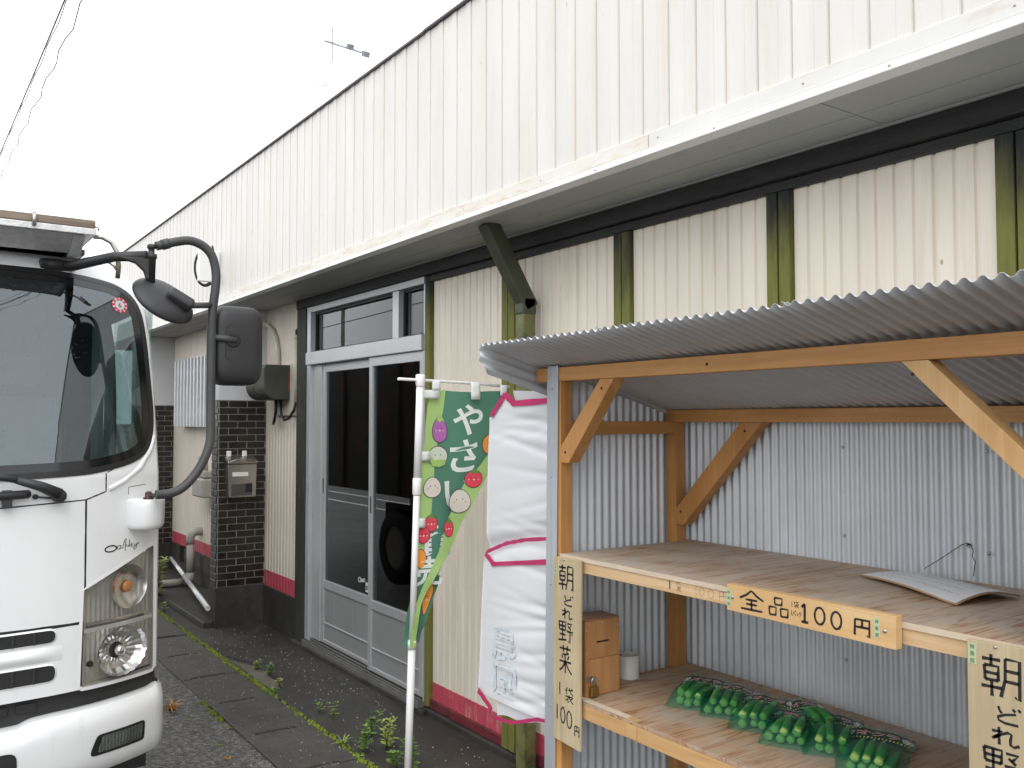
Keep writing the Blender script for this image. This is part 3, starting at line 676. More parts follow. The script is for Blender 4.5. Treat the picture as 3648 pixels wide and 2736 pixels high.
# posts, beams, rails
for x0 in (PX0, XR - .045):
    MB().box(x0, x0 + .045, 1.73, 1.775, -.02, 1.823).build('post', 'tim_z', ST, bevel=.0015)
    MB().box(x0, x0 + .045, 2.235, 2.28, -.02, 1.693).build('post', 'tim_z', ST, bevel=.0015)
    MB().box(x0 + .001, x0 + .044, 1.775, 2.235, 1.653, 1.696).build('rail', 'tim_y', ST, bevel=.0015)
    MB().box(x0 + .001, x0 + .044, 1.775, 2.235, .80, .842).build('rail', 'tim_y', ST, bevel=.0015)
MB().box(-2.346, -.62, 1.729, 1.774, 1.8235, 1.867).build('front_beam', 'tim_x', ST, bevel=.0015)
MB().box(PX1 - .045, XR, 2.234, 2.279, 1.6935, 1.735).build('back_beam', 'tim_x', ST, bevel=.0015)
MB().prism([(-2.217, 1.566), (-2.180, 1.566), (-1.965, 1.8230), (-2.028, 1.8230), (-2.217, 1.618)], 'y', 1.7305, 1.775).build('brace', 'tim_z', ST, bevel=.0015)
MB().prism([(-2.217, 1.34), (-2.182, 1.34), (-1.842, 1.693), (-1.928, 1.693), (-2.217, 1.395)], 'y', 2.2345, 2.2785).build('brace', 'tim_z', ST, bevel=.0015)
br = wood('pale_brace_timber', (.50, .27, .10), (.66, .42, .20), 'z', .55, 22, streak=.35)
MB().prism([(-1.061, 1.823), (-1.001, 1.823), (-.79, 1.617), (-.79, 1.56)], 'y', 1.7305, 1.775).build('brace', br, ST, bevel=.0015)
for i, (x, y, z) in enumerate(((-2.195, 1.7295, 1.60), (-2.02, 1.7295, 1.795), (-2.195, 2.2335, 1.385), (-1.91, 2.2335, 1.665), (-1.035, 1.7295, 1.795), (-1.60, 1.728, 1.845))):
    MB().lathe([(.0042, .001), (.0042, -.0004), (.001, -.0012)], (x, y, z), 'y', 10).build('screw', 'rust_screw', ST)
# shelves, board by board
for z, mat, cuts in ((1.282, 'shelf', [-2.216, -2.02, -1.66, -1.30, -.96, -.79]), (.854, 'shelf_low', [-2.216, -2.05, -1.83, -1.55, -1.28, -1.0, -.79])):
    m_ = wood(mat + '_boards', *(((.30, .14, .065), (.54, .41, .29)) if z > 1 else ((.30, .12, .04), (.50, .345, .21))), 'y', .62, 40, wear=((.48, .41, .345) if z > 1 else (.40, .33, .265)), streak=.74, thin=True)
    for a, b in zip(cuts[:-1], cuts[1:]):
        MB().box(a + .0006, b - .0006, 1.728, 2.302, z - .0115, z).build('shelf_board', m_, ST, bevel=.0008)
MB().box(PX0 + .045, -.79, 1.7285, 1.772, 1.2355, 1.2702).build('shelf_rail', 'pine_x', ST, bevel=.0015)
MB().box(PX0 + .045, -.79, 1.7245, 1.7282, 1.2702, 1.2826).build('shelf_edge', 'ply_edge', ST)
MB().box(PX0 + .045, -.79, 1.7285, 1.772, .800, .8422).build('shelf_rail', wood('golden_rail', (.45, .24, .085), (.60, .37, .17), 'x', .58, 24, streak=.4), ST, bevel=.0015)
MB().box(-2.2, -1.90, 1.7262, 1.752, .8545, .8552).build('paper_strip', 'ply_edge', ST)
for y0, z in ((2.26, 1.2355), (2.26, .80)): MB().box(PX0 + .045, -.79, y0, y0 + .04, z, z + .0345).build('shelf_rail', 'tim_x', ST, bevel=.0015)
MT['masking'] = plain('brown_packing_tape', (.52, .33, .15), .3, var=.1, vs=20)
MB().box(-1.915, -1.872, 1.7266, 1.7280, .805, .8425).box(-1.915, -1.872, 1.728, 1.75, .8548, .8554).build('tape_patch', 'masking', ST)
# corrugated walls
def wall_y(x, y0, y1, zt, name, n_per=12):
    n = int((y1 - y0) / .032 * n_per); mb = MB(); vs = []
    for k in range(n + 1):
        y = y0 + (y1 - y0) * k / n; d = wave(y - y0)
        vs += [(x + d, y, -.01), (x + d, y, zt(y))]
    mb.add(vs, [(2 * k, 2 * k + 2, 2 * k + 3, 2 * k + 1) for k in range(n)], True)
    return mb.build(name, 'galv', ST)
wall_y(PX0 - .006, 1.735, 2.318, lambda y: roofz(y) - .012, 'side_sheet')
wall_y(XR + .006, 1.735, 2.318, lambda y: roofz(y) - .012, 'side_sheet')
for i, (a, b) in enumerate(((-2.268, -1.7035), (-1.706, -1.1135), (-1.116, -.739))):
    n = int((b - a) / .032 * 12); vs = []
    for k in range(n + 1):
        x = a + (b - a) * k / n; y = 2.308 + wave(x + 2.268) - .0026 * i
        vs += [(x, y, -.01), (x, y, 1.735)]
    MB().add(vs, [(2 * k, 2 * k + 1, 2 * k + 3, 2 * k + 2) for k in range(n)], True).build('back_sheet', 'galv', ST)
mb = MB()
for zz in (1.62, 1.36, 1.0):
    for xx in (-1.60, -1.18): mb.lathe([(.005, 0), (.005, -.002), (.002, -.004)], (xx, 2.3035, zz), 'y', 8)
mb.build('nails', 'screw', ST)['kind'] = 'stuff'
# corrugated roof; the first sheet is bent down over the gable end
bend = .08
def roof_sheet(x0, x1, lift, flap):
    L = x1 - x0; n = int((L + (bend if flap else 0)) / .032 * 10); nv = 14; vs = []
    for j in range(nv + 1):
        v = j / nv
        for k in range(n + 1):
            s = (L + (bend if flap else 0)) * k / n; h = wave(s + .008, .032, .0050)
            y0, y1 = 1.515, 2.375
            if s <= L:
                y = y0 + (y1 - y0) * v; x = x1 - s; z = roofz(y) + .0058 + lift + h
                a = 0
                if flap and L - s < .02: z -= .003 * (1 - (L - s) / .02)
            else:
                d = s - L; cut = max(0, d - .045) * .95
                y = y0 + cut + (y1 - y0 - cut) * v; x = x0 - .004 * (1 - math.exp(-d / .012)) + h * .8; z = roofz(y) + .0028 + lift - d
            vs.append((x, y, z))
    fs = [(j * (n + 1) + k, j * (n + 1) + k + 1, (j + 1) * (n + 1) + k + 1, (j + 1) * (n + 1) + k) for j in range(nv) for k in range(n)]
    MB().add(vs, fs, True).build('roof_sheet', 'galv_roof', ST, solid=.0008)
roof_sheet(-2.353, -1.776, 0, True); roof_sheet(-1.792, -1.179, .0022, False); roof_sheet(-1.195, -.585, .0044, False)
# corner flashing
mb = MB(); zb, zt = 0, 1.872
def fl(z, x): return x - .030 * (1 - z / zt)
for xa, xb, yy in ((-2.280, -2.2535, 1.7255), (-2.2505, -2.2235, 1.7235)):
    mb.add([(fl(zb, xa), yy, zb), (fl(zb, xb), yy, zb), (fl(zt, xb), yy, zt), (fl(zt, xa), yy, zt), (fl(zb, xa), yy + .004, zb), (fl(zb, xb), yy + .004, zb), (fl(zt, xb), yy + .004, zt), (fl(zt, xa), yy + .004, zt)],
           [(0, 1, 2, 3), (7, 6, 5, 4), (0, 4, 5, 1), (1, 5, 6, 2), (2, 6, 7, 3), (3, 7, 4, 0)])
mb.build('corner_flashing', 'flash', ST, bevel=.001)
MB().box(-2.290, -2.272, 1.73, 1.76, 0, 1.85).build('corner_flashing', 'flash', ST, bevel=.002)
mb = MB()
for zz in (.42, .80, 1.18, 1.52, 1.80): mb.lathe([(.003, 0), (.003, -.002), (.001, -.003)], (-2.252 - .030 * (1 - zz / zt), 1.723, zz), 'y', 8)
mb.build('nails', 'screw', ST)['kind'] = 'stuff'
# pencilled price on the rail
mb = MB(); P = lambda x, z: (x, 1.7279, z)
ribbon(mb, [(-1.74, 1.270), (-1.7395, 1.257), (-1.740, 1.2455)], .0045, P)
mb.build('marker_stroke', plain('faded_marker', (.11, .075, .06), .7, var=.3), ST)
mb = MB(); write(mb, '袋', -1.716, 1.2725, .02, .030, .0012, P)
write(mb, '1', -1.650, 1.271, .012, .026, .0008, P); write(mb, '0', -1.634, 1.266, .020, .020, .0008, P); write(mb, '0', -1.604, 1.266, .022, .022, .0008, P); write(mb, '円', -1.566, 1.268, .03, .026, .0010, P)
mb.build('pencil_lettering', 'ink_faint', ST)
# ================================================================== signs on the stall
MT['stk'] = plain('pale_green_sticker', (.42, .50, .30), .5, var=.08)
MT['stk_ink'] = plain('green_print', (.06, .12, .05), .6)
def sticker(x0, x1, z0, z1, y, host):
    MB().box(x0, x1, y - .0006, y, z0, z1).build('sticker', 'stk', host)
    mb = MB(); w = (x1 - x0) * .62; h = (z1 - z0) / 3
    for i, ch in enumerate('輝農園'):
        vs, fs = text_mesh(ch, w); mb.add([((x0 + x1) / 2 + v[0], y - .0009, z1 - h * (i + .80) + v[1]) for v in vs], fs)
    mb.build('sticker_lettering', 'stk_ink', host)
def screw(x, z, y, host, r=.0048):
    MB().lathe([(r, .001), (r, -.0012), (r * .6, -.003), (.0004, -.0034)], (x, y, z), 'y', 14).build('screw', 'screw', host)
def vsign(x0, ztop, label, x_shift=0):
    t = thing('price_board', label, 'sign', (x0 + .067, 1.7165, ztop - .565), 'upright morning-vegetable boards')
    MB().prism([(x0, ztop - .563), (x0 + .132, ztop - .571), (x0 + .138, ztop), (x0 + .002, ztop - .003)], 'y', 1.7130, 1.7195).build('board', 'signwood', t, bevel=.0008)
    P = lambda x, z: (x, 1.71265, z); k = .000628; kz = .000395
    for ch, a, b, c, d, pen in (('朝', 650, 770, 65, 262, .0052), ('ど', 672, 770, 298, 382, .0042), ('れ', 676, 762, 398, 484, .0045), ('野', 650, 768, 502, 668, .0050), ('菜', 652, 756, 688, 900, .0052), ('1', 645, 675, 985, 1076, .0040), ('袋', 700, 768, 1004, 1120, .0034), ('1', 622, 655, 1162, 1278, .0046), ('0', 664, 704, 1172, 1290, .0042), ('0', 712, 756, 1182, 1310, .0042), ('円', 772, 812, 1268, 1350, .0036)):
        mb = MB(); write(mb, ch, x0 + .003 + (a - 612) * k, ztop - (c - 8) * kz, (b - a) * k, (d - c) * kz, pen, P); mb.build('character', 'ink', t)
    screw(x0 + .056, ztop - .008, 1.713, t, .0035); screw(x0 + .056, ztop - .452, 1.713, t, .003)
    return t
t = vsign(-2.236, 1.276, 'weathered upright board lettered in black, screwed to the left end of the shelf')
sticker(-2.229, -2.217, 1.212, 1.245, 1.7128, t)
t = vsign(-.925, 1.281, 'weathered upright board cut off by the right edge of the view')
sticker(-.921, -.905, 1.233, 1.272, 1.7128, t)
t = thing('price_board', 'fresh pine board reading all items 100 yen, screwed across the upper shelf edge', 'sign', (-1.29, 1.708, 1.23))
MB().prism([(-1.5165, 1.2325), (-1.0650, 1.2275), (-1.0640, 1.2965), (-1.5150, 1.2965)], 'y', 1.7015, 1.7240).build('board', wood('fresh_pine_board', (.60, .36, .15), (.70, .48, .25), 'x', .55, 16, streak=.45), t, bevel=.001)
P = lambda x, z: (x, 1.7012, z)
for ch, a, b, zt_, zb_, pen in (('全', -1.476, -1.402, 1.290, 1.243, .0046), ('品', -1.388, -1.331, 1.286, 1.243, .0042), ('I', -1.300, -1.277, 1.284, 1.244, .0052), ('0', -1.263, -1.232, 1.283, 1.246, .0046), ('0', -1.220, -1.190, 1.281, 1.244, .0046), ('円', -1.163, -1.121, 1.277, 1.241, .0046),
    ('1', -1.325, -1.318, 1.285, 1.273, .0014), ('袋', -1.317, -1.302, 1.286, 1.272, .0012), ('1', -1.326, -1.320, 1.264, 1.253, .0014), ('パ', -1.320, -1.311, 1.265, 1.253, .0012), ('ッ', -1.310, -1.304, 1.263, 1.254, .0012), ('ク', -1.303, -1.295, 1.265, 1.253, .0012)):
    mb = MB(); write(mb, ch, a, zt_, b - a, zt_ - zb_, pen, P); mb.build('character', 'ink', t)
sticker(-1.516, -1.503, 1.243, 1.284, 1.7014, t); sticker(-1.114, -1.100, 1.245, 1.286, 1.7014, t)
screw(-1.498, 1.266, 1.7015, t); screw(-1.089, 1.262, 1.7015, t)
# ================================================================== on the upper shelf: the notice and its wire
t = thing('cardboard_notice', 'bowed cardboard notice with faint handwriting lying on the upper shelf', 'notice', (-1.23, 2.14, 1.284))
Cn = [Vector((-1.425, 2.118, 1.288)), Vector((-1.082, 1.965, 1.286)), Vector((-1.040, 2.165, 1.290)), Vector((-1.345, 2.285, 1.288))]
def card(u, v, off=0):
    p = Cn[0].lerp(Cn[1], u).lerp(Cn[3].lerp(Cn[2], u), v)
    z = p.z + .016 * math.sin(math.pi * v) * (.4 + .6 * u) + .012 * math.sin(math.pi * min(1, u * 1.1)) * (1 - v) * .6 + off
    return (p.x, p.y, z)
MT['cardboard'] = plain('cardboard', (.36, .22, .11), .8, var=.1)
MT['paper'] = plain('damp_paper', (.74, .74, .75), .35, var=.05, vs=12, bmp=.4, bs=18, coat=.2)
MB().grid(lambda u, v: card(u, v), 16, 10).build('cardboard_back', 'cardboard', t, solid=.003)
MB().grid(lambda u, v: card(.012 + u * .976, .012 + v * .976, .0024), 16, 10).build('paper_face', 'paper', t)
mb = MB(); MT['grey_ink'] = plain('faint_grey_writing', (.22, .22, .23), .6)
for r in range(5):
    u = .08
    while u < .9:
        l = random.uniform(.01, .035)
        if random.random() < .82:
            vv = .2 + .15 * r; pts_ = [card(u + l * q / 4, vv + random.uniform(-.015, .015), .0034) for q in range(5)]
            pt2 = [(p[0] + .0006, p[1] + .0022, p[2]) for p in pts_]
            mb.add(pts_ + pt2, [(q, q + 1, 6 + q, 5 + q) for q in range(4)])
        u += l + .008
mb.build('handwriting', 'grey_ink', t)
t = thing('hanging_wire', 'bent rusty wire looped over a nail above the cardboard notice', 'wire', (-1.225, 2.29, 1.30))
MT['rust'] = plain('rusty_wire', (.07, .03, .025), .6, .3)
MB().tube([(-1.33, 2.262, 1.305), (-1.30, 2.28, 1.33), (-1.27, 2.29, 1.355), (-1.245, 2.293, 1.375), (-1.228, 2.294, 1.382), (-1.222, 2.294, 1.376), (-1.226, 2.293, 1.37), (-1.232, 2.293, 1.374), (-1.222, 2.294, 1.381), (-1.214, 2.293, 1.362), (-1.216, 2.29, 1.35), (-1.207, 2.288, 1.337), (-1.208, 2.28, 1.30)], .0011, 6).build('wire_strand', 'rust', t)
MB().lathe([(.003, 0), (.003, -.003), (.0012, -.003), (.0012, .012)], (-1.226, 2.293, 1.378), 'y', 8).build('nail', 'rust', t)
# ================================================================== on the lower shelf
t = thing('money_box', 'varnished wooden money box with a coin slot on the lower shelf', 'box', (-2.17, 1.82, .854))
mw = wood('box_plywood', (.36, .165, .06), (.50, .28, .12), 'z', .45, 14, streak=.3); mt = wood('box_top', (.25, .12, .06), (.33, .18, .095), 'y', .4, 14, streak=.3)
xf = -2.123
MB().box(-2.213, xf - .009, 1.751, 1.887, .8545, 1.080).build('carcass', mt, t, bevel=.001)
fp = MB()
for a, b, c, d in ((1.750, 1.795, 1.0, 1.082), (1.846, 1.888, 1.0, 1.082), (1.795, 1.846, 1.0, 1.0135), (1.795, 1.846, 1.0195, 1.082), (1.750, 1.888, .968, 1.0)): fp.box(xf - .0088, xf, a, b, c, d)
fp.box(xf - .0088, xf, 1.750, 1.7615, .8545, .9675); fp.build('front_panel', mw, t)
MB().box(xf - .0087, xf - .002, 1.797, 1.844, 1.0135, 1.0195).build('coin_slot', 'rubber', t)
dr_ = MB().box(xf - .0085, xf + .0005, 1.7630, 1.8875, .8560, .9665).build('hatch', mw, t, bevel=.0008)
MB().box(-2.2135, xf - .0005, 1.7495, 1.8885, 1.0825, 1.087).build('top', mt, t, bevel=.001)
sm = MB()
for y, z in ((1.756, 1.056), (1.756, .985), (1.820, 1.074), (1.882, 1.06), (1.882, .985)): sm.lathe([(.003, 0), (.003, .0015), (.0005, .0025)], (xf, y, z), 'x', 10)
sm.build('screw_heads', 'screw', t)['kind'] = 'stuff'
MB().box(xf + .0006, xf + .003, 1.752, 1.776, .902, .918).tube([(xf + .003, 1.772, .918), (xf + .012, 1.774, .912), (xf + .012, 1.774, .902), (xf + .003, 1.772, .90)], .002, 6).build('hasp', 'steel', t)
pk = thing('padlock', 'small brass padlock hanging from the hasp of the money box', 'padlock', (xf + .014, 1.772, .858))
MT['brass'] = plain('worn_brass', (.34, .22, .065), .35, .85, var=.15)
MB().box(xf + .008, xf + .020, 1.757, 1.788, .859, .889).build('body', 'brass', pk, bevel=.003)
MB().tube([(xf + .014, 1.763, .886), (xf + .014, 1.763, .905)] + [(xf + .014, 1.7725 - .0095 * math.cos(a), .905 + .010 * math.sin(a)) for a in (.5, 1.0, 1.57, 2.1, 2.6)] + [(xf + .014, 1.782, .905), (xf + .014, 1.782, .886)], .0024, 8).build('shackle', 'steel', pk)
t = thing('tape_roll', 'white roll of packing tape standing on end beside the money box', 'tape roll', (-2.213, 2.02, .854))
cx, cy = -2.216, 2.008
MT['tape_white'] = plain('white_tape', (.62, .61, .58), .4, var=.04)
MB().lathe([(.0365, 0), (.0365, .074), (.0345, .0745)], (cx, cy, .8545), 'z', 32, cap=False).build('tape', 'tape_white', t)
MB().lathe([(.0345, .0745), (.0340, .004), (.0340, 0)], (cx, cy, .8545), 'z', 32, cap=False).build('core', 'tape_white', t)
MT['core_print'] = plain('blue_core_print', (.03, .04, .22), .5); MT['core_red'] = plain('red_core_print', (.45, .03, .05), .5)
def band(a0, a1, mat):
    MB().grid(lambda u, v: (cx + .0338 * math.cos(R(a0 + (a1 - a0) * u)), cy + .0338 * math.sin(R(a0 + (a1 - a0) * u)), .872 + .05 * v), 10, 2).build('core_print', mat, t)
band(20, 75, 'core_print'); band(175, 215, 'core_red')
# ---- okra bags
MT['okra'] = plain('okra_skin', (.10, .33, .03), .38, var=.3, vs=18, stretch=(1, 1, 1))
MT['okra_end'] = plain('okra_stem_end', (.24, .38, .09), .5, var=.2, vs=60)
def netting(name, col, alpha):
    m = bpy.data.materials.new(name); m.use_nodes = True; n = m.node_tree; n.nodes.clear()
    o = node(n, 'ShaderNodeOutputMaterial'); mix = node(n, 'ShaderNodeMixShader'); mix.inputs[0].default_value = alpha
    t_ = node(n, 'ShaderNodeBsdfTransparent'); t_.inputs[0].default_value = (.70, .95, .86, 1)
    p = node(n, 'ShaderNodeBsdfPrincipled'); p.inputs['Base Color'].default_value = (*col, 1); p.inputs['Roughness'].default_value = .3
    n.links.new(t_.outputs[0], mix.inputs[1]); n.links.new(p.outputs[0], mix.inputs[2]); n.links.new(mix.outputs[0], o.inputs[0]); return m
MT['net'] = netting('green_net_film', (.012, .15, .09), .26)
MT['header'] = plain('dark_green_header_film', (.012, .055, .022), .25, var=.25, vs=12, coat=.3)
MT['clear_fold'] = plain('crumpled_clear_film', (.22, .26, .24), .2, var=.3, vs=40)
MT['print_pink'] = plain('pink_print', (.62, .14, .22), .4); MT['print_white'] = plain('white_print', (.72, .74, .72), .4); MT['print_yellow'] = plain('yellow_print', (.55, .60, .04), .4)
def pod(mb, me, c, d, up, L, r):
    """a ridged tapering okra pod from its stem end c along d"""
    d = d.normalized(); s_ = d.cross(up).normalized(); u = s_.cross(d)
    n = 10; prof = [(0, .55), (.03, .85), (.10, .95), (.30, 1.0), (.55, .9), (.78, .6), (.93, .26), (1, .05)]
    def loft(m, pr, col):
        vs = []
        for t, q in pr:
            p = c + d * (L * t) + u * (-.010 * t * t)
            for j in range(n):
                a = PI2 * j / n; rr = r * q * (1.0 if j % 2 else .86)
                vs.append(p + (s_ * math.cos(a) + u * math.sin(a)) * rr)
        k_ = len(pr)
        m.add(vs, [(k * n + j, k * n + (j + 1) % n, (k + 1) * n + (j + 1) % n, (k + 1) * n + j) for k in range(k_ - 1) for j in range(n)] + [tuple(range(n))[::-1]], True)
    loft(mb, [(.07, .96)] + prof[2:], 0)
    loft(me, [(-.006, .55), (.0, .80), (.02, .93), (.07, .97)], 1)
ORD = ['first, nearest the money box', 'second from the money box', 'third from the money box', 'fourth from the money box', 'fifth from the money box', 'lying behind the fifth','cut off below']
def okra_bag(i, c, ang, w=.112, L=.165, tilt=0, npod=7, hdr=.06):
    t = thing('okra_bag', 'green net bag of okra on the lower shelf, %s' % ORD[i], 'okra bag', (c[0], c[1], .854), 'okra bags on the lower shelf')
    rs = random.Random(40 + i)
    d = Vector((math.cos(ang), math.sin(ang), 0)); s_ = Vector((d.y, -d.x, 0)); c = Vector((c[0], c[1], .8548))
    S = lambda a, b, h: c + s_ * a + d * b + Vector((0, 0, h))
    mb, me = MB(), MB(); r = .0126
    rows = [(k - (npod // 2 - .5 + .5 * (npod % 2 == 0) - .25) + .0, 0) for k in range((npod + 1) // 2)] + [(k - (npod // 2) / 2 + .25, 1) for k in range(npod // 2)]
    nb = (npod + 1) // 2; k0 = 0
    for k in range(nb):
        a = (k - (nb - 1) / 2) * .0270 + rs.uniform(-.003, .003)
        pod(mb, me, S(a, .022 + rs.uniform(-.008, .014), r + .001), d + s_ * rs.uniform(-.09, .09), Vector((0, 0, 1)), L * rs.uniform(.84, .96), r * rs.uniform(.95, 1.12))
    nt2 = npod - nb
    for k in range(nt2):
        a = (k - (nt2 - 1) / 2) * .0275 + rs.uniform(-.003, .003)
        pod(mb, me, S(a, .026 + rs.uniform(-.008, .016), 2.75 * r), d + s_ * rs.uniform(-.1, .1) + Vector((0, 0, rs.uniform(0, .06))), Vector((0, 0, 1)), L * rs.uniform(.80, .94), r * rs.uniform(.92, 1.1))
    mb.build('pods', 'okra', t); me.build('stem_ends', 'okra_end', t)
    # film: flat hem in front, dome over the pods
    def film(u, v):
        a = (u - .5) * w * (1 + .12 * math.sin(v * 3)); x = abs(u - .5) * 2
        prof = max(0, 1 - x ** 3.2) * (min(1, v * 5.5) ** .7) * (1 if v < .62 else max(.25, 1 - (v - .62) * 1.6))
        h = .001 + prof * (.0490 + .002 * math.sin(u * 19 + i) * math.sin(v * 13)) + .0012 * math.sin(u * 33 + v * 21 + i)* (1 - prof)
        return S(a + .003 * math.sin(v * 9 + i), v * L, max(.0006, h))
    MB().grid(film, 26, 22).build('net_film', 'net', t)
    # printed header strip standing up at the far end
    rise = .12 + .10 * rs.random()
    def head(u, v, off=0):
        a = (u - .5) * w * 1.18; cr = math.sin(u * 11 + i * 2) * .003 + math.sin(u * 5 + i) * .004
        base = film(u, 1.0); hgt = (.008 + .012 * math.sin(math.pi * u))
        q = S(a, L * .96 + hdr * v * math.cos(rise), hgt + .004 + hdr * v * math.sin(rise) * .75 + cr * v)
        nrm = (Vector((0, 0, 1)) * math.cos(rise) - d * math.sin(rise)); return q + nrm * off
    MB().grid(lambda u, v: head(u, v), 24, 5).build('header', 'header', t)
    MB().grid(lambda u, v: head(u, 1 + .16 * v, .001 + .003 * math.sin(u * 60) * v), 40, 2).build('sealed_edge', 'clear_fold', t)
    pk_, wh, ye = MB(), MB(), MB()
    def put(m, vs, fs, cu, cv, ku, kv, off): m.add([head(cu + v[0] * ku, cv + v[1] * kv, off) for v in vs], fs)
    for q, ch in enumerate('オクラ'):
        vs, fs = text_mesh(ch, 1, .03); put(wh, vs, fs, .30 + .20 * q, .46, .22, .44, .0016)
        vs, fs = text_mesh(ch, 1, .0); put(pk_, vs, fs, .30 + .20 * q, .46, .21, .42, .0024)
    for cu in (.10, .90):
        for q in range(5):
            a = PI2 * q / 5 + .3; P_ = lambda x, y: head(cu + x * .07, .62 + y * .20, .0018)
            ribbon(wh, [(math.cos(a) * .55 + .5 * math.cos(b), math.sin(a) * .55 + .5 * math.sin(b)) for b in [PI2 * z / 8 for z in range(9)]], .24, P_)
    for q in range(18):
        u0 = .06 + .05 * q; m = (wh, ye, ye)[q % 3]
        m.add([head(u0, .18, .0018), head(u0 + .022, .18, .0018), head(u0 + .030, .30, .0018), head(u0 + .008, .30, .0018)], [(0, 1, 2, 3)])
    pk_.build('lettering', 'print_pink', t); wh.build('white_print', 'print_white', t); ye.build('yellow_print', 'print_yellow', t)
    return t
A = math.atan2(.245, -.12)
okra_bag(0, (-1.872, 1.918), A, .135, .19, npod=6)
okra_bag(1, (-1.757, 1.940), A + .05, .130, .19, npod=7)
okra_bag(2, (-1.637, 1.925), A, .132, .19, npod=6)
okra_bag(3, (-1.512, 1.900), A - .02, .125, .175, npod=7)
okra_bag(4, (-1.400, 1.945), A + .12, .13, .19, npod=6)
okra_bag(5, (-1.50, 2.075), A + .55, .10, .14, npod=5)
okra_bag(6, (-1.275, 1.905), A + .0, .15, .205, npod=7)
# ================================================================== the truck
TK = thing('truck', 'white cab-over truck parked nose toward us at the left', 'truck', (-5.5, -.1, 0))
YC = -.1
def t_xf(z):
    if z <= 1.48: return -3.745 - .03 * (z - .7) / .8
    if z <= 2.12: return -3.775 - .30 * (z - 1.48)
    return -3.967 - .30 * (z - 2.12) - 1.6 * (z - 2.12) ** 2
def t_bow(y):
    t = max(0, abs(y - YC) - .6); return .09 * (y - YC) ** 2 + .7 * t * t
def TS(y, z, off=0): return Vector((t_xf(z) - t_bow(y) + off, y, z))
def lut(tab, q):
    for (a, b), (c, d) in zip(tab[:-1], tab[1:]):
        if q <= c: return b + (d - b) * max(0, (q - a)) / (c - a)
    return tab[-1][1]
EDGE = [(.55, .928), (.62, .93), (1.2, .936), (1.5, .934), (1.757, .935), (1.9, .933), (2.075, .927), (2.19, .911), (2.287, .892), (2.345, .855), (2.409, .773), (2.457, .60)]
def inside(poly, p):
    c = False; n = len(poly)
    for i in range(n):
        a, b = poly[i], poly[i - 1]
        if (a[1] > p[1]) != (b[1] > p[1]) and p[0] < (b[0] - a[0]) * (p[1] - a[1]) / (b[1] - a[1]) + a[0]: c = not c
    return c
def loop_resample(poly, n):
    P_ = [Vector(p) for p in poly] + [Vector(poly[0])]; d = [0]
    for a, b in zip(P_[:-1], P_[1:]): d.append(d[-1] + (b - a).length)
    out_ = []
    for k in range(n):
        s = d[-1] * k / n; i = max(j for j in range(len(d) - 1) if d[j] <= s)
        out_.append(P_[i].lerp(P_[i + 1], (s - d[i]) / max(1e-9, d[i + 1] - d[i])))
    return out_
def smooth_loop(pts, it=2):
    for _ in range(it): pts = [(pts[i - 1] + pts[i] * 2 + pts[(i + 1) % len(pts)]) / 4 for i in range(len(pts))]
    return pts
def patch(poly, off, n=72, rings=8, bulge=0, fn=None):
    L = poly if isinstance(poly[0], Vector) else loop_resample(poly, n)
    if sum(L[i - 1].x * L[i].y - L[i].x * L[i - 1].y for i in range(len(L))) < 0: L = L[::-1]
    n = len(L); c = sum(L, Vector((0, 0))) / n; mb = MB(); vs = []
    for r in range(rings):
        k = 1 - r / rings
        for p in L:
            q = c + (p - c) * k; vs.append(TS(q.x, q.y, off + bulge * (1 - k * k) + (fn(q.x, q.y) if fn else 0)))
    vs.append(TS(c.x, c.y, off + bulge + (fn(c.x, c.y) if fn else 0)))
    fs = [(r * n + j, r * n + (j + 1) % n, (r + 1) * n + (j + 1) % n, (r + 1) * n + j) for r in range(rings - 1) for j in range(n)]
    fs += [((rings - 1) * n + j, (rings - 1) * n + (j + 1) % n, rings * n) for j in range(n)]
    return mb.add(vs, fs, True)
def inset(L, d):
    n = len(L); out_ = []
    area = sum(L[i - 1].x * L[i].y - L[i].x * L[i - 1].y for i in range(n))
    for i in range(n):
        t = (L[(i + 1) % n] - L[i - 1]).normalized(); nr = Vector((-t.y, t.x)) * (1 if area > 0 else -1)
        out_.append(L[i] + nr * d)
    return out_
def ring(L, d0, d1, o0, o1):
    A_, B_ = inset(L, d0), inset(L, d1); n = len(L)
    return MB().add([TS(p.x, p.y, o0) for p in A_] + [TS(p.x, p.y, o1) for p in B_], [(j, (j + 1) % n, n + (j + 1) % n, n + j) for j in range(n)], True)
MT['truck_white'] = plain('truck_white_paint', (.745, .75, .755), .24, var=.02, vs=3, coat=.5, world=True, dirt=(.50, .485, .44), dth=(.60, .92), ds=2.6, dstretch=(4, 4, .7))
MT['truck_black'] = plain('textured_black_plastic', (.022, .022, .024), .48, var=.2, vs=10, bmp=.12, bs=400)
MT['truck_tube'] = plain('worn_black_tube', (.05, .051, .052), .5, var=.3, vs=8, world=True)
MT['frit'] = plain('black_glass_edge', (.008, .008, .009), .12)
MT['gap'] = plain('panel_shadow_gap', (.015, .015, .016), .8)
MT['cab_dark'] = plain('cab_interior_grey', (.10, .10, .10), .8, var=.2)
MT['seat'] = plain('seat_cloth', (.17, .165, .155), .9, var=.15)
MT['chrome'] = plain('lamp_chrome', (.72, .73, .74), .2, 1.0, var=.05)
MT['lamp_grey'] = plain('lamp_housing', (.42, .41, .39), .25, .4, var=.15, vs=8)
MT['amber'] = plain('amber_bulb', (.50, .20, .06), .3)
MT['lens'] = thin_glass('lamp_lens', (.90, .89, .86), 1.5)
MT['wind'] = thin_glass('windscreen_glass', (.40, .50, .50), 2.1, drops=True, gloss=(.86, .95, 1, 1))
MT['side_glass'] = thin_glass('cab_side_glass', (.70, .76, .75), 1.5)
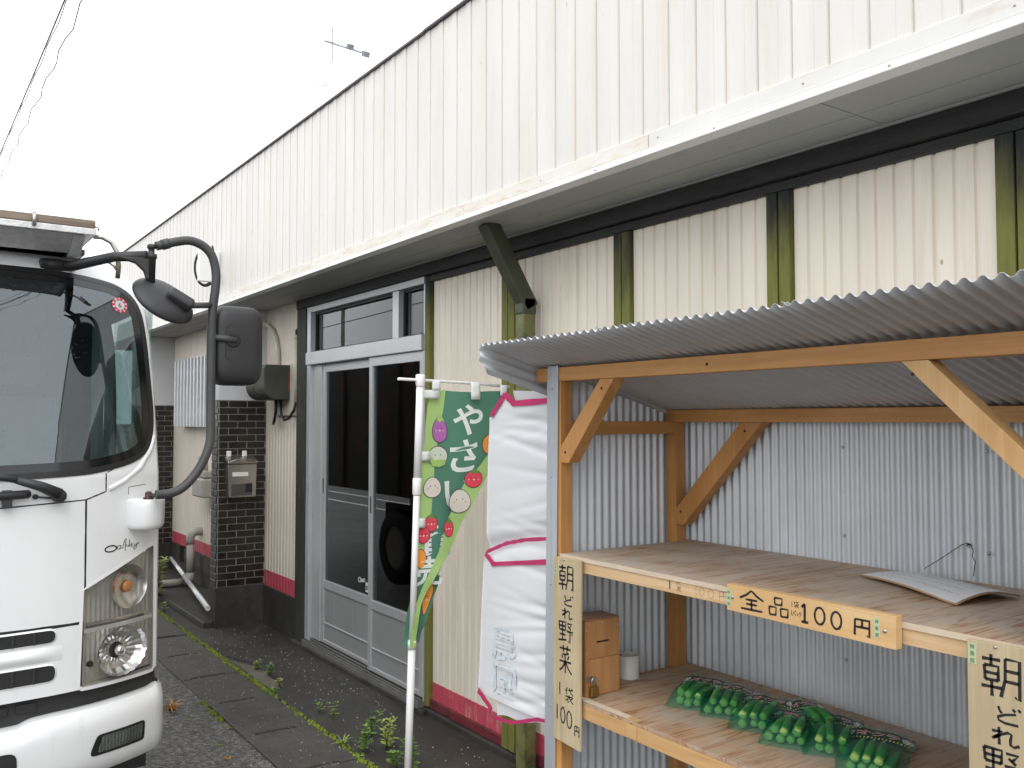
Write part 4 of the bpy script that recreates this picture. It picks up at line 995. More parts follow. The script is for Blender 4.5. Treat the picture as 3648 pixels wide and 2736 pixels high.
MT['tyre'] = plain('tyre_rubber', (.016, .016, .016), .7, var=.2)
MT['chassis'] = plain('chassis_black', (.018, .018, .018), .6, var=.3)
MT['tread'] = plain('checker_plate_alu', (.60, .60, .60), .4, .35, var=.15, vs=30, bmp=.6, bs=90)
MT['plank'] = wood('weathered_plank', (.16, .12, .09), (.30, .24, .19), 'y', .8, 18)
# windscreen outline, mirrored about the truck's middle
half = [(.339, 2.308), (.524, 2.307), (.674, 2.295), (.783, 2.279), (.843, 2.247), (.872, 2.197), (.886, 2.128), (.897, 2.014), (.905, 1.845), (.909, 1.757), (.908, 1.674), (.885, 1.588), (.841, 1.550), (.741, 1.524), (.639, 1.507), (.500, 1.501), (.330, 1.497)]
glass = [(YC, 2.310)] + half + [(YC, 1.494)] + [(2 * YC - a, b) for a, b in half[::-1]]
GL = smooth_loop(loop_resample(glass, 220), 3)
lampU = [(.630, 1.034), (.912, 1.168), (.911, .888), (.626, .886)]
lampL = [(.625, .877), (.910, .878), (.912, .668), (.620, .676)]
lampAll = [(.627, 1.036), (.915, 1.172), (.915, .664), (.617, .672)]
mir = lambda P_: [(2 * YC - a, b) for a, b in P_][::-1]
# cab shell
NU, NZ = 150, 132; zs_ = [.662 + (2.457 - .662) * k / NZ for k in range(NZ + 1)]
vs = []; fs = []
for z in zs_:
    w = lut(EDGE, z) - YC
    for k in range(NU + 1): vs.append(TS(YC + w * (2 * k / NU - 1), z))
gl_in = inset(GL, .006)
gt = [(p.x, p.y) for p in gl_in]
li = [(.622, 1.040), (.920, 1.180), (.920, .658), (.612, .668)]
for j in range(NZ):
    for k in range(NU):
        q = (vs[j * (NU + 1) + k] + vs[(j + 1) * (NU + 1) + k + 1]) / 2; p = (q.y, q.z)
        if inside(gt, p) or inside(li, p) or inside(mir(li), p): continue
        fs.append((j * (NU + 1) + k, j * (NU + 1) + k + 1, (j + 1) * (NU + 1) + k + 1, (j + 1) * (NU + 1) + k))
sh = MB().add(vs, fs, True)
# corner turn into the side, and the side wall with its window
for sg in (1, -1):
    rows = []; XS = [(0, 0), (-.006, .004), (-.02, .010), (-.05, .014), (-.10, .016)]
    for z in zs_:
        y = YC + sg * (lut(EDGE, z) - YC); p = TS(y, z)
        row = [(p.x + a, y + sg * b, z) for a, b in XS]
        row += [(p.x - .10 + (-5.30 - p.x + .10) * t, y + sg * .016, z) for t in (.04, .1, .2, .35, .5, .62, .7, .85, 1)]
        rows.append(row)
    m = len(rows[0]); o = len(sh.v); sh.v += [q for r in rows for q in r]
    for j in range(NZ):
        for k in range(m - 1):
            zc = (zs_[j] + zs_[j + 1]) / 2
            if 1.50 < zc < 2.20 and 6 <= k <= 10: continue
            f = (o + j * m + k, o + j * m + k + 1, o + (j + 1) * m + k + 1, o + (j + 1) * m + k); sh.f.append(f if sg > 0 else f[::-1]); sh.sm.append(True)
# roof and back
top = [vs[NZ * (NU + 1) + k] for k in range(0, NU + 1, 5)]
for a, b in zip(top[:-1], top[1:]):
    sh.add([a, b, (-4.6, b.y, 2.49), (-4.6, a.y, 2.49), (-5.3, b.y, 2.47), (-5.3, a.y, 2.47)], [(0, 1, 2, 3), (3, 2, 4, 5)], True)
for sg in (1, -1):
    prev = None
    for z in [zs_[k] for k in range(NZ - 12, NZ + 1)]:
        pass
sh.add([(-5.3, -1.15, .66), (-5.3, .95, .66), (-5.3, .95, 2.457), (-5.3, -1.15, 2.457)], [(0, 1, 2, 3)])
sh.build('cab', 'truck_white', TK)
MB().box(-5.28, -4.05, YC - .98, YC + .98, .62, 1.05).box(-5.28, -3.98, YC - .95, YC + .95, .95, 1.0).build('cab_floor', 'cab_dark', TK)
MB().prism([(-3.93, 1.30), (-3.93, 1.462), (-4.02, 1.475), (-4.25, 1.45), (-4.35, 1.36), (-4.38, 1.1), (-3.95, 1.0)], 'y', YC - .93, YC + .93).build('dashboard', 'cab_dark', TK, bevel=.015)
MB().box(-5.285, -5.27, YC - .98, YC + .98, 1.0, 2.45).build('back_wall', 'cab_dark', TK)
MB().box(-5.2, -4.1, YC - .9, YC + .75, 2.40, 2.42).build('headlining', 'cab_dark', TK)
for yy in (.48, -.68):
    e = bpy.data.objects.new('seat', None); COL.objects.link(e); place(e, (-4.9, yy, 1.05), TK)
    MB().box(-5.05, -4.55, yy - .24, yy + .24, 1.05, 1.25).build('cushion', 'seat', e, bevel=.05, seg=3)
    MB().bar((-5.0, yy, 1.22), (-5.12, yy, 1.82), .46, .13, (1, 0, 0)).build('backrest', 'seat', e, bevel=.05, seg=3)
    MB().bar((-5.11, yy, 1.86), (-5.14, yy, 2.04), .26, .10, (1, 0, 0)).build('headrest', 'seat', e, bevel=.04, seg=3)
st_ = MB(); st_.tube([(-4.42 + .06 * math.sin(a), -.68 + .19 * math.cos(a), 1.50 + .17 * math.sin(a)) for a in [PI2 * k / 24 for k in range(25)]], .014, 8)
st_.build('steering_wheel', 'cab_dark', TK)
for sg in (1, -1):
    y = YC + sg * (.934 - YC + .012)
    MB().box(-5.02, -4.20, y - .003, y + .003, 1.49, 2.21).build('side_window', 'side_glass', TK)
patch(inset(GL, -.001), .004, rings=16).build('windscreen', 'wind', TK)
ring(GL, -.022, .001, .0045, .0075).build('windscreen_seal', 'rubber', TK)
ring(GL, -.002, .034, .0066, .0052).build('windscreen_edge', 'frit', TK)
def seam(pts, w=.004, off=.0012, name='panel_gap', mat='gap'):
    mb = MB(); q = []
    for a, b in zip(pts[:-1], pts[1:]):
        for k in range(6): q.append((a[0] + (b[0] - a[0]) * k / 6, a[1] + (b[1] - a[1]) * k / 6))
    q.append(pts[-1]); ribbon(mb, q, w, lambda a, b: TS(a, b, off)); return mb.build(name, mat, TK)
seam([(-.83, 1.388), (-.6, 1.374), (.331, 1.374), (.629, 1.388)], .005); seam([(.629, 1.388), (.706, 1.415), (.706, 1.488)], .005)
seam([(.629, 1.386), (.629, 1.036)], .007); seam([(.712, 1.49), (.93, 1.60)], .003)
seam([(-.83, .915), (.339, .917), (.625, .915)], .011)
seam([(.622, .915), (.618, .664)], .006)
seam([(.80, 1.395), (.80, 1.425), (.875, 1.432), (.875, 1.428)], .002)
# lower cowl crease: a raised soft ridge under the windscreen
mb = MB(); L = [(.715, 1.422 + .0), (.78, 1.452), (.85, 1.50), (.905, 1.575), (.925, 1.63)]
mb.tube([TS(a, b, -.004) for a, b in L], .012, 10); mb.build('pillar_crease', 'truck_white', TK)
# grille with two slots
for i, (za, zb_, y1) in enumerate(((.907, .855, .527), (.777, .712, .527))):
    e = bpy.data.objects.new('grille_slot', None); COL.objects.link(e); place(e, TS(.3, zb_), TK)
    S_ = [(2 * YC - y1, zb_), (2 * YC - y1, za), (y1, za), (y1 - .002, zb_ + .004)]
    Ls = smooth_loop(loop_resample(S_, 160), 2)
    patch(Ls, .0035, rings=5).build('opening', 'gap', e)
    ring(Ls, -.006, .001, .001, .0055).build('lip', 'truck_white', e)
    for k in range(-6, 8):
        y = .38 + .072 * k
        if abs(y - YC) < .60: MB().obox(TS(y, (za + zb_) / 2, .005), (.003, 0, 0), (0, .004, 0), (0, 0, (za - zb_) / 2 - .004)).build('rib', 'truck_black', e)
mb = MB(); mb.grid(lambda u, v: TS(-.75 + 1.3 * u, .790 + .055 * v, .001 + .014 * math.sin(math.pi * v) * min(1, (1 - u) * 14, u * 14)), 40, 8); mb.build('grille_bar', 'truck_white', TK)
# head lamps, right and left of the grille
for sg in (1, -1):
    f = (lambda P_: P_) if sg > 0 else mir
    my = lambda y: y if sg > 0 else 2 * YC - y
    e = bpy.data.objects.new('headlamp', None); COL.objects.link(e); place(e, TS(my(.77), .66), TK)
    patch(f(lampAll), -.030, 160, 40, fn=lambda y, z: .0022 * math.sin(y * 330)).build('housing', 'lamp_grey', e)
    Lr = loop_resample(f(lampAll), 120)
    ring(Lr, -.017, -.002, .0006, .002).build('frame', 'truck_white', e)
    A_, B_ = inset(Lr, -.003), inset(Lr, .004); n = len(Lr)
    MB().add([TS(p.x, p.y, .003) for p in A_] + [TS(p.x, p.y, -.031) for p in B_], [(j, (j + 1) % n, n + (j + 1) % n, n + j) for j in range(n)], True).build('surround', 'lamp_grey', e)
    patch(f([(.634, 1.034), (.905, 1.158), (.905, .892), (.632, .892)]), .002, 120, 40, fn=lambda y, z: .0014 * math.sin(y * 560)).build('upper_lens', 'lens', e)
    patch(f(lampL), .004, 72, 10, bulge=.006).build('lower_lens', 'lens', e)
    patch(f([(.626, .890), (.911, .891), (.911, .874), (.626, .873)]), .006, 80, 4).build('lens_divider', 'lamp_grey', e)
    patch(f([(.640, .905), (.900, .905), (.900, .885), (.640, .885)]), -.02, 60, 4).build('reflector_step', 'chrome', e)
    # turn bowl with the amber bulb
    ax = (Vector((0, 1, 0)), Vector((0, 0, 1)), Vector((1, 0, 0)))
    def axn(y, z):
        ty = (TS(y + .02, z) - TS(y - .02, z)).normalized(); tz = (TS(y, z + .02) - TS(y, z - .02)).normalized(); return (ty, tz, ty.cross(tz))
    aT, aH = axn(my(.80), 1.02), axn(my(.755), .775)
    c_ = TS(my(.80), 1.02, -.028)
    MB().lathe([(.088, .022), (.07, .010), (.045, .003), (.018, 0)], c_, aT, 28, cap=False).build('turn_reflector', 'chrome', e)
    MB().lathe([(.022, .003), (.024, .009), (.018, .014), (.006, .016)], c_, aT, 18).build('turn_bulb', 'amber', e)
    c_ = TS(my(.755), .775, -.040)
    nseg = 40; pr = [(.020, .004), (.045, .008), (.07, .018), (.088, .034), (.096, .050)]
    mb = MB(); vs2 = []
    for r, h in pr:
        for j in range(nseg):
            a = PI2 * j / nseg; rr = r * (1 + .03 * (j % 2)); vs2.append(c_ + aH[2] * (h + .004 * (j % 2)) + aH[0] * (rr * 1.18 * math.cos(a)) + aH[1] * (rr * math.sin(a)))
    mb.add(vs2, [(k * nseg + j, k * nseg + (j + 1) % nseg, (k + 1) * nseg + (j + 1) % nseg, (k + 1) * nseg + j) for k in range(len(pr) - 1) for j in range(nseg)])
    mb.build('head_reflector', 'chrome', e)
    MB().lathe([(.020, .004), (.021, .040), (.017, .047), (.004, .050)], c_, aH, 20).build('bulb_shield', 'chrome', e)
    MB().lathe([(.030, .003), (.032, .012), (.026, .016)], c_, aH, 20).build('bulb_ring', 'gap', e)
    MB().lathe([(.012, .0), (.013, .02), (.006, .026)], TS(my(.655), .745, -.045), ax, 12).build('position_bulb', 'gap', e)
# dark band and bumper
mb = MB(); mb.grid(lambda u, v: TS(YC + (2 * u - 1) * 1.035, .50 + .175 * v, -.028), 60, 4); mb.build('lower_grille', 'chassis', TK)
for k in range(9):
    y = .43 - .095 * k
    MB().obox(TS(y, .628, -.02), (.004, 0, 0), (0, .033, 0), (0, 0, .016)).build('intake_hole', 'gap', TK)
BT = [(.0, .570), (.50, .570), (.545, .586), (.62, .590), (.99, .588), (1.03, .596), (1.067, .575)]
def bump_pt(t, v):
    """t: -1..1 across the truck, v: 0 bottom .. 1 top"""
    a = abs(t); s = a * 1.30
    yy = min(s, 1.02) + (.047 * math.sin(min(1, (s - 1.02) / .10) * math.pi / 2) if s > 1.02 else 0)
    zt_ = lut(BT, yy); zb_ = .335 + .012 * (1 - min(1, yy)); z = zb_ + (zt_ - zb_) * v
    pr = .062 - .030 * (2 * v - 1) ** 4 - .02 * max(0, v - .8) ** 2 * 25 * .3 - .018 * (1 - v) ** 2
    y = YC + yy * (1 if t >= 0 else -1); p = TS(y, z, pr)
    if s > 1.02: p.x -= (1 - math.cos(min(1, (s - 1.02) / .10) * math.pi / 2)) * .05 + max(0, s - 1.12) * 3.2
    return p
mb = MB(); mb.grid(lambda u, v: bump_pt(2 * u - 1, v), 150, 22)
mb.grid(lambda u, v: bump_pt(2 * u - 1, 1) + Vector((-.06 * v, 0, .004 * math.sin(v * 3))), 150, 3)
mb.grid(lambda u, v: bump_pt(2 * u - 1, 0) + Vector((-.08 * v, 0, 0)), 150, 2)
mb.build('bumper', 'truck_white', TK)
def bpatch(poly, off, n=60, rings=5, fn=None):
    L = smooth_loop(loop_resample(poly, n), 2); c = sum(L, Vector((0, 0))) / n; vs = []
    def at_(q):
        a = abs(q.x - YC) / 1.30; zt_ = lut(BT, a * 1.3); zb_ = .335 + .012 * (1 - min(1, a * 1.3)); v = (q.y - zb_) / (zt_ - zb_)
        return bump_pt(a * (1 if q.x > YC else -1), v) + Vector((off + (fn(q.x, q.y) if fn else 0), 0, 0))
    for r in range(rings): vs += [at_(c + (p - c) * (1 - r / rings)) for p in L]
    vs.append(at_(c))
    return MB().add(vs, [(r * n + j, r * n + (j + 1) % n, (r + 1) * n + (j + 1) % n, (r + 1) * n + j) for r in range(rings - 1) for j in range(n)] + [((rings - 1) * n + j, (rings - 1) * n + (j + 1) % n, rings * n) for j in range(n)], True)
for sg in (1, -1):
    f = (lambda P_: P_) if sg > 0 else mir
    e = bpy.data.objects.new('fog_lamp', None); COL.objects.link(e); place(e, (-3.8, YC + sg * .86, .41), TK)
    bpatch(f([(.672, .492), (.868, .488), (.866, .408), (.648, .414), (.646, .43)]), .003).build('bezel', 'rubber', e)
    bpatch(f([(.690, .484), (.856, .480), (.852, .420), (.672, .424)]), .006, 90, 24, fn=lambda y, z: .0018 * math.sin(y * 480)).build('lens', plain('fog_lens', (.23, .25, .24), .12, .75, var=.35, vs=7), e)
bpatch([(.10, .40), (.10, .505), (.385, .500), (.395, .485), (.395, .40), (.385, .385)], .003).build('intake_hole', 'gap', TK)
# decals
mb = MB(); Pd = lambda a, b: TS(a, b, .0016)
def Q(pts): return [(.703 + .148 * a, 1.165 + .045 * b + .006 * a) for a, b in pts]
for pts_, w in ((el(.17, .42, .16, .26, 22), .0052), (el(.40, .42, .05, .16, 12), .0026), ([(.45, .6), (.45, .3), (.50, .28), (.56, 1.0), (.60, 1.1), (.58, .6), (.57, .0)], .0026), ([(.57, .35), (.62, .55), (.64, .35), (.66, .3), (.70, .6), (.70, .95), (.69, .4), (.72, .3)], .0026), ([(.74, .4), (.79, .48), (.76, .6), (.73, .4), (.76, .26), (.82, .32)], .0026), ([(.84, .5), (.85, .32), (.90, .34), (.93, .55), (.90, .1), (.84, -.05), (.80, .08), (.90, .3), (1.0, .5)], .0026)):
    ribbon(mb, Q(pts_), w, Pd)
mb.build('decal_lettering', 'ink', TK)
e = bpy.data.objects.new('inspection_sticker', None); COL.objects.link(e); place(e, TS(.797, 2.2), TK)
MT['stk_red'] = plain('sticker_red', (.50, .03, .07), .5); MT['stk_pale'] = plain('sticker_pale', (.50, .62, .60), .5)
disc = lambda r, o: patch([Vector((.797 + r * math.cos(PI2 * k / 36), 2.199 + r * math.sin(PI2 * k / 36))) for k in range(36)], o, rings=2)
disc(.036, .0058).build('red_ring', 'stk_red', e); disc(.021, .0066).build('pale_centre', 'stk_pale', e)
mb = MB(); vs, fs = text_mesh('6', .03, .001); mb.add([TS(.797 + v[0], 2.189 + v[1], .0074) for v in vs], fs); mb.build('lettering', 'stk_red', e)
mb = MB()
for k in range(10):
    a = PI2 * k / 10; vs, fs = text_mesh(str(k + 1), .013, .0006); c_, s_ = .797 + .0285 * math.sin(a), 2.199 + .0285 * math.cos(a)
    mb.add([TS(c_ + v[0] * math.cos(a) + (v[1] - .004) * math.sin(a), s_ - v[0] * math.sin(a) + (v[1] - .004) * math.cos(a), .0074) for v in vs], fs)
mb.build('lettering', 'print_white', e)
# wiper
e = bpy.data.objects.new('wiper', None); COL.objects.link(e); place(e, TS(.5, 1.40), TK)
MB().tube([TS(.10, 1.545, .035), TS(.327, 1.492, .045), TS(.40, 1.474, .045)], .013, 10).build('arm', 'truck_black', e)
MB().tube([TS(.38, 1.478, .045), TS(.46, 1.452, .045), TS(.525, 1.418, .040)], [.014, .019, .024], 12).build('arm_head', 'truck_black', e)
MB().lathe([(.026, -.03), (.026, .045), (.020, .055), (.002, .058)], TS(.525, 1.412), ax, 18).build('pivot', 'truck_black', e)
MB().tube([TS(.449, 1.410, .01), TS(.50, 1.404, .02), TS(.525, 1.400, .02)], .004, 8).lathe([(.010, 0), (.010, .012), (.002, .014)], TS(.447, 1.411), ax, 12).build('washer_nozzle', 'truck_black', e)
e = bpy.data.objects.new('front_handle', None); COL.objects.link(e); place(e, TS(.36, 1.40), TK)
MB().tube([TS(.10, 1.418, .03), TS(.30, 1.420, .032), TS(.405, 1.423, .030), TS(.420, 1.423, .018)], .0165, 12).build('grip', 'truck_black', e)
MB().obox(TS(.352, 1.408, .015), (.022, 0, 0), (0, .016, 0), (0, 0, .032)).build('bracket', 'truck_black', e, bevel=.003)
# mirror stay and mirrors
XM = -3.80
e = bpy.data.objects.new('mirror_arm', None); COL.objects.link(e); place(e, (-3.95, .6, 2.33), TK)
pA = TS(.487, 2.352, .012); pB = TS(.60, 2.352, .02)
MB().tube([pA, pA.lerp(pB, .2), pA.lerp(pB, .7), pB, Vector((-3.86, .72, 2.362)), Vector((XM, .835, 2.368))], [.022, .026, .027, .022, .020, .021], 14).build('arm', 'truck_black', e)
for q in (.15, .85): MB().lathe([(.011, 0), (.011, .030), (.008, .033)], pA.lerp(pB, q), ax, 12).build('bolt', 'gap', e)
MB().prism([(.72, 2.352), (.845, 2.36), (.862, 2.352), (.856, 2.27), (.832, 2.27), (.82, 2.305), (.79, 2.332)], 'x', XM - .012, XM + .012).build('gusset', 'truck_black', e, bevel=.004)
MB().lathe([(.016, -.11), (.018, -.01), (.022, -.008), (.022, .008), (.012, .012), (.012, .030), (.017, .032), (.017, .045), (.010, .05)], (XM, .85, 2.368), 'z', 16).build('clamp', 'truck_black', e)
stay = [(.868, 2.412), (.897, 2.422), (.953, 2.441), (1.004, 2.450), (1.056, 2.434), (1.094, 2.395), (1.111, 2.326), (1.110, 2.261), (1.102, 2.190), (1.097, 2.109), (1.097, 1.755), (1.098, 1.66), (1.094, 1.60), (1.069, 1.527), (1.03, 1.465), (.985, 1.42), (.935, 1.400), (.882, 1.397)]
def spline(pts, n=5):
    out_ = []
    P_ = [pts[0]] + pts + [pts[-1]]
    for i in range(1, len(P_) - 2):
        for k in range(n):
            t = k / n; a, b, c_, d = [Vector(p) for p in P_[i - 1:i + 3]]
            out_.append(.5 * ((2 * b) + (c_ - a) * t + (2 * a - 5 * b + 4 * c_ - d) * t * t + (3 * b - 3 * c_ + d - a) * t ** 3))
    out_.append(Vector(pts[-1])); return out_
e = bpy.data.objects.new('mirror_stay', None); COL.objects.link(e); place(e, (XM, 1.1, 1.4), TK)
MB().tube([(XM, p.x, p.y) for p in spline(stay)], .0185, 16).build('tube', 'truck_tube', e)
MB().tube([(XM, .89, 2.419), (XM, .918, 2.430)], .022, 14).build('ferrule', 'truck_tube', e)
MB().tube([(XM, .845, 2.402), (XM, .885, 2.417)], .008, 10).build('eye_bolt', 'rust', e)
MB().lathe([(.020, -.004), (.022, .006), (.014, .010), (.014, .026), (.006, .032)], (XM - .06, .868, 1.376), 'z', 14).build('foot_bolt', 'rust', e)
MB().tube([(XM - .06, .868, 1.388), (XM, .90, 1.396)], .009, 8).build('foot_eye', 'truck_tube', e)
# white mounting pod on the cab corner
mb = MB(); pod_ = []
for z, k in ((1.250, .80), (1.258, .93), (1.275, .98), (1.33, 1.0), (1.36, 1.0), (1.372, .985), (1.376, .95)):
    for j in range(25):
        a = math.pi * (j / 24 - .5); pod_.append((-3.955 + .125 * k * math.cos(a) * (1 - .0 * j), .868 + .083 * k * math.sin(a), z))
mb.add(pod_, [(r * 25 + j, r * 25 + j + 1, (r + 1) * 25 + j + 1, (r + 1) * 25 + j) for r in range(6) for j in range(24)] + [tuple(range(6 * 25, 7 * 25)), tuple(range(25))[::-1]], True)
mb.build('mirror_foot', 'truck_white', TK)
# big mirror: a rounded housing seen from behind
def rounded(name, c, hx, hy, hz, ex, mat, host, ny=28, nz=20, face=None):
    """superellipsoid box, slightly flat"""
    def f(u, v):
        a = (u - .5) * PI2; b = (v - .5) * math.pi
        sg = lambda q, e_: math.copysign(abs(q) ** e_, q)
        x = sg(math.cos(b), ex) * sg(math.cos(a), ex); y = sg(math.cos(b), ex) * sg(math.sin(a), ex); z = sg(math.sin(b), ex)
        return Vector(c) + Vector((hx * x, hy * y, hz * z))
    return MB().grid(f, 48, 28).build(name, mat, host)
e = bpy.data.objects.new('side_mirror', None); COL.objects.link(e); place(e, (XM, 1.21, 1.85), TK)
rounded('housing', (XM - .075, 1.218, 2.022), .085, .108, .172, .42, 'truck_black', e)
MB().box(XM - .168, XM - .162, 1.13, 1.305, 1.88, 2.165).build('mirror_glass', 'chrome', e, bevel=.002)
MB().tube([(XM, 1.10, 2.050), (XM + .012, 1.15, 2.046), (XM + .005, 1.198, 2.040)], .0145, 12).build('support_pin', 'truck_tube', e)
MB().lathe([(.032, -.006), (.032, .006), (.026, .008)], (XM + .006, 1.185, 2.042), ax, 20).build('pin_socket', 'gap', e)
lidp = MB(); rr = [(1.155, 2.095), (1.17, 2.105), (1.30, 2.10), (1.30, 1.955), (1.17, 1.955), (1.155, 1.967)]
lidp.tube([(XM + .0095 - .9 * max(0, y - 1.26) ** 2 * 14, y, z) for y, z in rr + rr[:1]], .0012, 6); lidp.build('cover_seam', 'gap', e)
# round front mirror on its stub
e = bpy.data.objects.new('front_mirror', None); COL.objects.link(e); place(e, (XM, .9, 2.1), TK)
cM = Vector((XM + .01, .898, 2.190)); nM = Vector((.62, .28, .58)).normalized()
aM = Vector((0, .82, -.57)); aM = (aM - nM * aM.dot(nM)).normalized(); bM = nM.cross(aM)
pr = [(.0, .052), (.04, .050), (.08, .042), (.11, .028), (.128, .008), (.132, -.006), (.126, -.014), (.0, -.014)]
vs2 = [cM + (aM * math.cos(PI2 * j / 36) * r + bM * math.sin(PI2 * j / 36) * r * .92) + nM * h * .75 for r, h in pr for j in range(36)]
MB().add(vs2, [(k * 36 + j, k * 36 + (j + 1) % 36, (k + 1) * 36 + (j + 1) % 36, (k + 1) * 36 + j) for k in range(len(pr) - 1) for j in range(36)], True).build('housing', 'truck_black', e)
MB().obox(cM + aM * .05 + nM * .045, aM * .055, bM * .032, nM * .022).build('socket', 'truck_black', e, bevel=.014, seg=3)
MB().tube([cM + aM * .09 + nM * .042, Vector((XM, 1.104, 2.186))], .013, 12).build('stub', 'truck_tube', e)
# roof deck: planks on checker plate
e = bpy.data.objects.new('roof_deck', None); COL.objects.link(e); place(e, (-4.4, 0, 2.45), TK)
MB().box(-5.2, -3.95, -.90, .665, 2.486, 2.520).build('plank', 'plank', e, bevel=.004)
MB().box(-5.2, -3.948, -.91, .667, 2.458, 2.485).build('checker_plate', 'tread', e, bevel=.003)
MB().prism([(-3.96, 2.457), (-5.2, 2.457), (-5.2, 2.40), (-4.10, 2.40)], 'y', -.90, .585).build('support_tray', 'tread', e)
MB().prism([(-3.97, 2.456), (-4.15, 2.456), (-4.13, 2.385), (-4.08, 2.385)], 'y', .586, .63).build('bracket', 'tread', e)
MB().tube([(-3.945, .44, 2.524), (-3.94, .44, 2.50), (-3.942, .44, 2.47)], .008, 8).build('hook', 'steel', e)
MB().tube([(-3.99, .665, 2.50), (-3.985, .68, 2.50), (-3.985, .682, 2.485)], .004, 6).build('hook', 'steel', e)
MB().tube([(-4.0, .665, 2.462), (-4.0, .70, 2.462), (-4.0, .735, 2.445), (-4.0, .755, 2.41), (-4.0, .765, 2.35), (-4.02, .765, 2.30)], .010, 10).build('grab_rail', 'steel', e)
MB().tube([(-4.03, .73, 2.37), (-4.02, .752, 2.35), (-4.02, .766, 2.33)], .007, 8).build('rail_foot', 'steel', e)
# chassis, wheels and load bed (seen under the bumper and mirrored in the shop door)
MB().box(-10.4, -3.95, YC - .42, YC - .34, .52, .72).box(-9.6, -3.95, YC + .34, YC + .42, .52, .72).build('chassis', 'chassis', TK)
def wheel(x, y, dual=False):
    e = bpy.data.objects.new('wheel', None); COL.objects.link(e); place(e, (x, y, .38), TK)
    MB().lathe([(.22, -.1), (.34, -.105), (.375, -.085), (.385, 0), (.375, .085), (.34, .105), (.22, .1)], (x, y, .385), 'y', 40, cap=False).build('tyre', 'tyre', e)
    MB().lathe([(.22, -.09), (.20, -.06), (.10, -.03), (.03, -.05), (.03, .05), (.10, .03), (.20, .06), (.22, .09)], (x, y, .385), 'y', 28).build('rim', 'lamp_grey', e)
for y in (.74, -.94): wheel(-4.75, y)
for y in (.80, .56, -1.0, -.76): wheel(-8.25, y)
bed = bpy.data.objects.new('load_bed', None); COL.objects.link(bed); place(bed, (-7.5, YC, .9), TK)
MT['bed'] = plain('rusty_grey_bed', (.06, .057, .052), .6, var=.3, vs=3, dirt=(.16, .06, .03), dth=(.5, .68), ds=3)
MB().box(-10.6, -5.5, YC - 1.02, YC + 1.02, .92, 1.0).build('floor', 'bed', bed)
for y in (YC - 1.02, YC + .98): MB().box(-10.6, -5.5, y, y + .04, 1.0, 2.36).build('side_gate', 'bed', bed)
MB().box(-5.5, -5.44, YC - 1.02, YC + 1.02, .92, 2.40).build('head_board', 'bed', bed)
MB().box(-10.64, -10.6, YC - 1.02, YC + 1.02, .95, 2.36).build('tail_gate', 'bed', bed)
for k in range(7): MB().box(-10.4 + .75 * k, -10.33 + .75 * k, YC + 1.02, YC + 1.05, .93, 2.38).build('stake', 'bed', bed)
for y in (.86, -1.06): MB().box(-5.35, -4.15, y - .09, y + .09, .55, .68).build('mudguard', 'chassis', TK, bevel=.01)
MB().box(-4.30, -4.24, .55, .96, .16, .60).build('mud_flap', 'chassis', TK)
# ================================================================== the flag
FL = thing('banner_flag', 'twisted green vegetable banner with white Japanese lettering on a white pole', 'flag', (-3.615, 1.955, 0))
MT['flag_pole'] = plain('white_plastic_pole', (.80, .80, .79), .35, var=.03)
MT['flag_dark'] = plain('flag_dark_green', (.08, .225, .155), .75, var=.06, vs=300, bmp=.1, bs=900)
MT['flag_light'] = plain('flag_light_green', (.38, .57, .20), .75, var=.06, vs=300, bmp=.1, bs=900)
MT['flag_white'] = plain('flag_white', (.76, .80, .78), .75, var=.03)
for m_ in ('flag_dark', 'flag_light'):
    b_ = MT[m_].node_tree.nodes['Principled BSDF']; b_.inputs['Transmission Weight'].default_value = 0
pb, pt_ = Vector((-3.625, 1.945, 0)), Vector((-3.595, 1.988, 1.905))
pp = lambda z: pb.lerp(pt_, z / 1.905)
MB().tube([pp(.0), pp(.69)], .0172, 18).build('lower_pole', 'flag_pole', FL)
MB().tube([pp(.68), pp(1.40)], .0148, 18).build('upper_pole', 'flag_pole', FL)
MB().tube([pp(1.355), pp(1.362), pp(1.43), pp(1.437)], [.016, .020, .021, .016], 18).build('coupler', 'flag_pole', FL)
MB().tube([pp(1.40), pp(1.87)], .0172, 18).build('top_pole', 'flag_pole', FL)
MB().tube([pp(1.852), pp(1.858), pp(1.87), pp(1.905), pp(1.91)], [.018, .0195, .022, .022, .018], 18).build('pole_cap', 'flag_pole', FL)
MB().tube([pp(.66), pp(.70)], .0195, 18).build('collar', 'flag_pole', FL)
MB().tube([(-3.585, 1.868, 1.886), (-3.60, 1.99, 1.884), (-3.63, 2.30, 1.878), (-3.65, 2.52, 1.866)], .0068, 10).build('crossbar', 'flag_pole', FL)
MB().lathe([(.10, 0), (.11, .02), (.04, .06), (.022, .10)], pb, 'z', 24).build('foot', 'truck_black', FL)
LE = [(1.839, 2.085), (1.801, 2.053), (1.773, 2.041), (1.681, 2.029), (1.585, 2.021), (1.494, 2.006), (1.428, 2.004), (1.387, 2.002), (1.253, 2.002), (1.16, 1.982), (1.091, 1.981), (1.016, 1.994), (.929, 1.975), (.833, 1.96), (.776, 1.951), (.68, 1.934)]
BD = [(1.839, 2.137), (1.745, 2.125), (1.655, 2.106), (1.588, 2.092), (1.478, 2.076), (1.408, 2.073), (1.339, 2.065), (1.284, 2.060), (1.155, 2.050), (1.107, 2.028), (1.03, 2.005), (.967, 1.992), (.914, 1.978), (.83, 1.961), (.68, 1.936)]
FO = [(1.61, 2.47), (1.557, 2.393), (1.503, 2.336), (1.398, 2.229), (1.259, 2.152), (1.205, 2.117), (1.121, 2.100), (1.035, 2.060), (.968, 2.026), (.902, 1.998), (.847, 1.970), (.776, 1.951), (.704, 1.943)]
